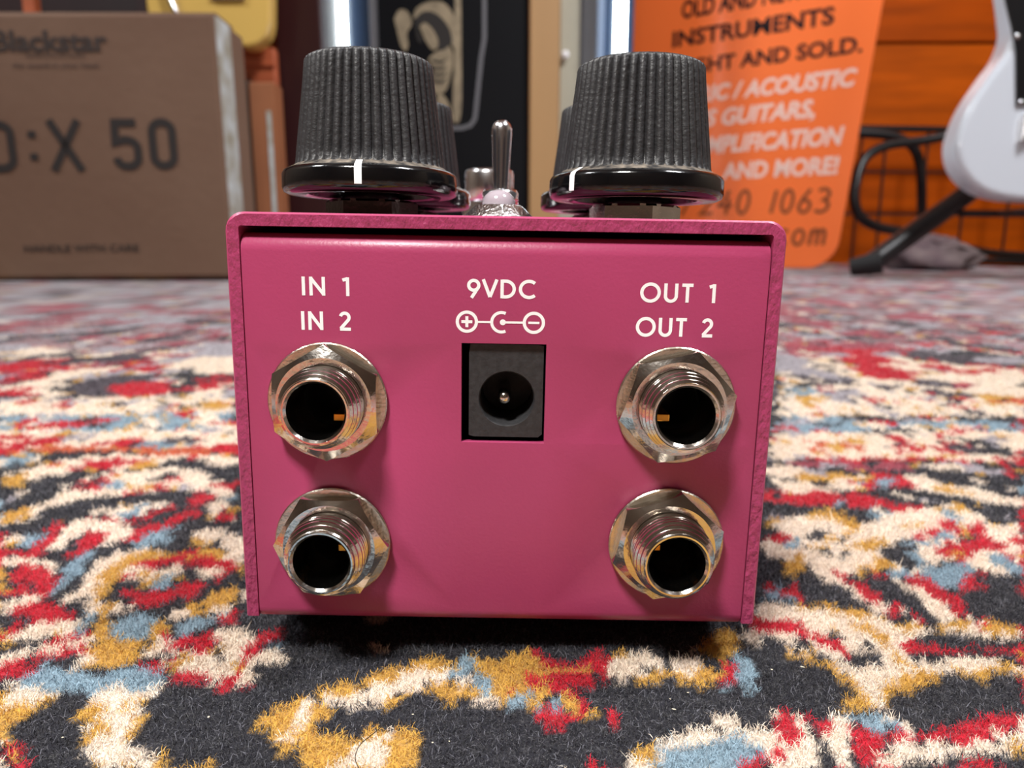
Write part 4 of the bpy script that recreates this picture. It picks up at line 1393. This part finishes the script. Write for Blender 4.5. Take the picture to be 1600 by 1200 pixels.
tag(slab('timber_post', M['tan_wood'], 828, 875, -300, 1.60, 0.05), 'light tan timber post right of the black panel', 'post')
bp = tag(empty('beige_panel', (xw(900, 1.63), 1.63, 0)), 'beige and grey board panel beside the timber post', 'panel')
ox3 = xw(900, 1.63)
MB().box(xw(875, 1.63) - ox3, xw(906, 1.63) - ox3, 0, 0.03, 0, 1.3).build('beige_board', M['beige'], bp, bevel=0.002)
MB().box(xw(906, 1.63) - ox3, xw(932, 1.63) - ox3, 0.006, 0.03, 0, 1.3).build('grey_board', M['greyboard'], bp, bevel=0.002)
pp = at(881, 88, 1.63)
mbp = MB()
mbp.lathe([(0.003, -0.002), (0.003, 0.008), (0.008, 0.01), (0.009, 0.014), (0.006, 0.018), (0.001, 0.019)], 20, 'Y', org=(pp.x - ox3 + 0.002, 0, pp.z))
mbp.build('peg', M['white_print'], bp, smooth=True, auto=60)
lc2 = tag(empty('light_column', (xw(945, LY), LY, 0)), 'bright vertical light strip column left of the orange sign', 'light column')
ox4 = xw(945, LY)
MB().box(xw(944, LY) - ox4, xw(992, LY) - ox4, 0.02, 0.035, 0, 1.3).build('back_strip', M['navy_panel'], lc2)
MB().box(xw(933, LY) - ox4, xw(943, LY) - ox4, -0.01, 0.035, 0, 1.3).build('glass_edge', M['glass_edge'], lc2, bevel=0.001)
MB().box(xw(960, LY) - ox4, xw(978, LY) - ox4, -0.004, 0.008, 0.03, 1.25).build('light_strip', M['led'], lc2, bevel=0.003)

# ------------------------------------------------------------------ orange sign
M['orange'] = mat('orange_sign', (246, 118, 56), 0.28, spec=0.5, coat=0.3, crough=0.12)
M['sign_black'] = mat('sign_black_print', (26, 16, 20), 0.6, spec=0.2)
M['sign_white'] = mat('sign_white_print', (236, 200, 186), 0.4)
M['sign_pen'] = mat('sign_pen', (132, 62, 14), 0.5)
YAW = R(31)
dirv = Vector((math.cos(YAW), -math.sin(YAW), 0))
nrm = Vector((-math.sin(YAW), -math.cos(YAW), 0))
g0 = ground(1308, 420)
sign = tag(empty('orange_sign', (g0.x, g0.y, 0.0), (0, 0, -YAW)), 'glossy orange shop sign with black and white lettering standing on the rug', 'sign')


def sign_uv(x, y):
    d = ray(x, y)
    t = (Vector(g0) - CAM).dot(nrm) / d.dot(nrm)
    p = CAM + d * t - Vector((g0.x, g0.y, 0))
    return p.dot(dirv), p.z


SW, SH, SR = 0.62, 1.0, 0.075
pts = [(-SW, SH), (-SW, SR)] + [(-SW + SR - SR * math.cos(R(t)), SR - SR * math.sin(R(t))) for t in range(15, 91, 15)]
pts += [(-SR + SR * math.sin(R(t)), SR - SR * math.cos(R(t))) for t in range(0, 91, 15)] + [(0.085 * SH, SH)]
MB().prism(pts, 0.0, 0.008).build('board', M['orange'], sign, bevel=0.002)
rows = (('OLD AND NEW', 1066, 1256, (1195, 7), 29, 'sign_black', 0.0), ('INSTRUMENTS', 1052, 1303, (1294, 38), 27, 'sign_black', 0.0), ('BOUGHT AND SOLD.', 1020, 1347, (1344, 81), 25, 'sign_black', 0.0),
        ('ELECTRIC / ACOUSTIC', 1010, 1338, (1337, 133), 27, 'sign_white', 0.22), ('BASS GUITARS,', 1050, 1273, (1262, 183), 27, 'sign_white', 0.22), ('AMPLIFICATION', 1082, 1318, (1316, 225), 28, 'sign_white', 0.22), ('AND MORE!', 1128, 1310, (1305, 271), 27, 'sign_white', 0.1))
for t_, xa, xb, (bx, by), cap, mm, sh in rows:
    ub, zb = sign_uv(bx, by)
    u0, _ = sign_uv(xa, by)
    u1, _ = sign_uv(xb, by)
    _, zt = sign_uv(bx, by - cap)
    mb = MB()
    text_mesh(mb, t_, u0, u1, zb, zt - zb, -0.0008, bold=0.03 if mm == 'sign_black' else 0.035, shear=sh)
    o = mb.build('lettering', M[mm], sign)
    o['label'] = ('black' if mm == 'sign_black' else 'white') + ' lettering row'
for t_, xa, xb, by, cap in (('07', 1035, 1082, 336, 37), ('240', 1092, 1172, 334, 37), ('1063', 1200, 1298, 331, 37), ('com', 1212, 1292, 383, 42)):
    u0, zb = sign_uv(xa, by + 2)
    u1, zt = sign_uv(xb, by - cap)
    _, zb = sign_uv(xb, by)
    mb = MB()
    strokes(mb, t_, HAND, u0, u1, zb, zt, 0.0085, FP(-0.0008), 0.16, 0.12)
    o = mb.build('handwriting', M['sign_pen'], sign)
    o['label'] = 'brown handwritten line'
MB().box(-SW + 0.05, -SW + 0.09, 0.008, 0.03, 0.01, SH).build('back_strut', M['orange'], sign)
MB().box(-0.13, -0.09, 0.008, 0.03, 0.01, SH).build('back_strut', M['orange'], sign)

# ------------------------------------------------------------------ guitar and stand on the right
M['guitar_white'] = mat('pale_guitar_lacquer', (205, 212, 220), 0.22, spec=0.5, coat=0.5)
M['guard'] = mat('pickguard_black', (20, 20, 22), 0.3)
M['black_metal'] = mat('black_metal', (18, 16, 17), 0.4, spec=0.5)
M['neck_wood'] = mat('maple', (200, 156, 98), 0.4)
GYW = 1.02
gpx = [(1557, -10), (1560, 20), (1561, 48), (1548, 82), (1522, 118), (1492, 163), (1474, 205), (1469, 235), (1477, 266), (1502, 294), (1540, 309), (1600, 315), (1664, 316)]
upper = [(1550, -50), (1530, -95), (1520, -140), (1532, -185), (1560, -190), (1590, -150), (1620, -138), (1664, -136)]
cxg = at(1664, 388, GYW).x
gz = at(1664, 316, GYW).z
left = [(at(x, y, GYW).x - cxg + (388 - y) * 0.000088 * (1664 - x) / 1664 * 0, at(x, y, GYW).z - gz) for x, y in upper[::-1] + gpx]
half = left
full = half + [(-x, z_) for x, z_ in half[::-1][1:]]
full = [p for i, p in enumerate(full) if i == 0 or math.dist(p, full[i - 1]) > 1e-4]
sp = smooth_path([(x, 0, z_) for x, z_ in full + [full[0]]], 4)[:-1]
gt = tag(empty('electric_guitar', (cxg + 0.027, GYW, gz), (R(-1.5), 0, 0)), 'pale grey white electric guitar with black pickguard at right edge', 'guitar')
MB().prism([(p.x, p.z) for p in sp], 0.0, 0.045).build('body', M['guitar_white'], gt, bevel=0.009, segs=4)


def g_uv(x, y):
    p = at(x, y, GYW)
    return p.x - cxg - 0.027, p.z - gz


gd = [(1572, -60), (1574, 0), (1583, 40), (1590, 80), (1589, 165), (1640, 170), (1690, 150), (1720, 60), (1700, -60), (1664, -100), (1610, -100)]
MB().prism([g_uv(*p) for p in gd], -0.0035, 0.0).build('pickguard', M['guard'], gt, bevel=0.001)
for sx, sy in ((1592, 56), (1580, -20), (1596, 160), (1650, 160)):
    u, v = g_uv(sx, sy)
    MB().lathe([(0.004, 0.003), (0.004, 0.0045), (0.002, 0.0055), (0.0003, 0.0056)], 16, 'Y', org=(u, 0, v)).build('screw', M['chrome'], gt, smooth=True)
br = MB()
u0, v0 = g_uv(1592, 222)
u1, v1 = g_uv(1690, 178)
br.box(u0, u1, -0.008, 0.0, v0, v1)
bro = br.build('bridge', M['chrome'], gt, bevel=0.0015)
for k_ in range(6):
    ua = u0 + (u1 - u0) * (k_ + 0.2) / 6
    MB().box(ua, ua + (u1 - u0) / 9, -0.014, -0.008, v0 + 0.004, v1 - 0.004).build('saddle', M['chrome'], bro, bevel=0.001)
MB().box(-0.028, 0.028, -0.012, 0.012, 0.40, 1.05).build('neck', M['neck_wood'], gt, bevel=0.004)
for k_ in range(6):
    ua = -0.02 + 0.008 * k_
    MB().tube([(ua, -0.016, v1 - 0.02), (ua, -0.016, 1.0)], 0.0006, 6).build('string', M['chrome'], gt)

gs = tag(empty('guitar_stand', (cxg - 0.05, 1.12, 0)), 'black tubular guitar stand under the pale guitar', 'guitar stand')
o_ = Vector((cxg - 0.05, 1.12, 0))
A = ground(1352, 418, 0.018)
Bp = at(1515, 300, 1.13)
MB().tube([A - o_, A + (Bp - A) * 0.1 - o_, Bp - o_], [0.016, 0.0165, 0.0165], 16).build('leg', M['black_metal'], gs, smooth=True, auto=50)
MB().tube([A - o_ + Vector((-0.02, 0.01, -0.001)), A - o_ + Vector((0.02, -0.012, 0.009))], [0.014, 0.019], 16).build('rubber_foot', M['rubber'], gs, smooth=True, auto=50)
C2 = Vector((cxg + 0.35, 1.30, 0.018))
MB().tube([C2 - o_, at(1700, 300, 1.13) - o_], 0.0145, 16).build('leg', M['black_metal'], gs, smooth=True, auto=50)
MB().tube([Vector((at(1500, 326, 1.12).x, 1.12, gz - 0.012)) - o_, Vector((at(1780, 326, 1.12).x, 1.12, gz - 0.012)) - o_], 0.006, 12).build('cross_bar', M['black_metal'], gs, smooth=True, auto=50)
MB().tube([Vector((at(1560, 326, 1.12).x, yy_, zz_)) - o_ for yy_, zz_ in ((1.12, gz - 0.012), (1.0, gz - 0.012), (0.99, gz - 0.008), (0.985, gz + 0.02))], 0.006, 12).build('cradle_arm', M['black_metal'], gs, smooth=True, auto=50)
MB().tube([Vector((at(1740, 326, 1.12).x, yy_, zz_)) - o_ for yy_, zz_ in ((1.12, gz - 0.012), (1.0, gz - 0.012), (0.99, gz - 0.008), (0.985, gz + 0.02))], 0.006, 12).build('cradle_arm', M['black_metal'], gs, smooth=True, auto=50)
MB().tube([at(1664, 330, 1.13) - o_, at(1664, -300, 1.16) - o_], 0.012, 12).build('upright', M['black_metal'], gs, smooth=True, auto=50)

# wire rack against the planks, and the looped cables
RY = 2.25
rk = tag(empty('wire_rack', (xw(1520, RY), RY, 0)), 'thin black wire rack standing against the orange plank wall', 'rack')
orx = xw(1520, RY)


def rack_bar(name, xa, ya, xb, yb, r, Y=RY):
    p, q_ = at(xa, ya, Y), at(xb, yb, Y)
    o0 = Vector((orx, RY, 0))
    MB().tube([p - o0, q_ - o0], r, 10).build(name, M['black_metal'], rk, smooth=True, auto=50)


rack_bar('rail', 1310, 200, 1760, 206, 0.010)
rack_bar('rail', 1310, 268, 1760, 272, 0.0035)
rack_bar('rail', 1310, 334, 1760, 338, 0.0035)
rack_bar('rail', 1440, 406, 1760, 410, 0.010)
for vx in (1348, 1386, 1452, 1518, 1590, 1660, 1730):
    z0 = 0.0
    pt = at(vx, 202, RY)
    MB().tube([(pt.x - orx, 0.0, 0.0), (pt.x - orx, 0.0, pt.z)], 0.004, 8).build('wire', M['black_metal'], rk, smooth=True, auto=50)


def cable(name, label, pts, r):
    P3 = smooth_path([at(x, y, Y) for x, y, Y in pts], 8)
    o0 = P3[0].copy()
    o = MB().tube([p - o0 for p in P3], r, 12).build(name, M['black_metal'], None, o0, smooth=True, auto=60)
    return tag(o, label, 'cable', 'looped cables by the rack')


cable('cable', 'thick black cable curling behind the sign and along the floor', [(1500, 208, 1.75), (1440, 220, 1.75), (1385, 228, 1.74), (1350, 250, 1.72), (1335, 300, 1.70), (1342, 335, 1.70), (1370, 354, 1.72), (1420, 364, 1.76), (1480, 380, 1.9), (1540, 394, 2.02), (1620, 400, 2.1), (1720, 402, 2.1)], 0.012)
cable('cable', 'shorter black cable hooked over the top bar of the rack', [(1340, 208, 1.80), (1375, 210, 1.80), (1405, 216, 1.80), (1428, 232, 1.80), (1438, 262, 1.80), (1440, 300, 1.82), (1440, 345, 1.9), (1442, 400, 2.0)], 0.012)

# crumpled cloth by the stand
cl = MB()
cg = ground(1440, 421)
nu, nv = 22, 10
vs_, fs_ = [], []
for j in range(nv + 1):
    for i in range(nu):
        a = 2 * math.pi * i / nu
        ph = R(90) * j / nv
        k_ = 1 + 0.16 * math.sin(3 * a + j) + 0.10 * math.sin(7 * a - 1.7 * j)
        vs_.append((0.11 * k_ * math.cos(a) * math.cos(ph), 0.08 * k_ * math.sin(a) * math.cos(ph), 0.07 * (math.sin(ph) + 0.08 * math.sin(5 * a + 2 * j))))
for j in range(nv):
    for i in range(nu):
        k_ = (i + 1) % nu
        fs_.append((j * nu + i, j * nu + k_, (j + 1) * nu + k_, (j + 1) * nu + i))
fs_.append(tuple(nv * nu + i for i in range(nu)))
fs_.append(tuple(range(nu))[::-1])
cl.add(vs_, fs_)
M['cloth'] = mat('grey_cloth', (120, 106, 104), 0.9, rgb2=(84, 66, 72), var_scale=14, bump=0.3, bump_scale=60)
tag(cl.build('crumpled_cloth', M['cloth'], None, (cg.x, cg.y - 0.02, 0.007), smooth=True), 'small crumpled grey cloth on the rug by the stand foot', 'cloth')

# bits of lint and one dark hair on the rug
M['lint'] = mat('lint', (226, 216, 190), 0.8)
for (x, y, s_) in ((1053, 1108, 0.55), (1075, 1082, 0.3), (1047, 1092, 0.28), (645, 1116, 0.35), (676, 1160, 0.3), (702, 1158, 0.3), (1254, 1042, 0.6), (1206, 1046, 0.5), (98, 1152, 0.4), (326, 1120, 0.45), (322, 1062, 0.35)):
    p = ground(x, y, 0.0005)
    q_ = random.uniform(0, 3.1)
    ln = MB(K).lathe([(0.02, -0.2), (0.5, -0.15), (0.8, 0.0), (0.5, 0.15), (0.02, 0.2)], 7, 'Z', lambda r, h, a, j: r * (1 + 0.5 * math.cos(a) ** 2))
    ob = ln.build('lint', M['lint'], rug, (p.x, p.y - 0.8, 0.0125), (random.uniform(-0.4, 0.4), 0.3, q_), smooth=True)
    ob.scale = (s_ * random.uniform(0.35, 0.6), s_ * random.uniform(0.25, 0.45), s_ * 0.5)
hp = [ground(x, y, 0.0008) - Vector(rug.location) for x, y in ((604, 1128), (585, 1145), (564, 1162), (556, 1178), (556, 1190), (562, 1202))]
MB().tube(smooth_path(hp, 6), 0.00005, 6).build('stray_hair', M['rubber'], rug)
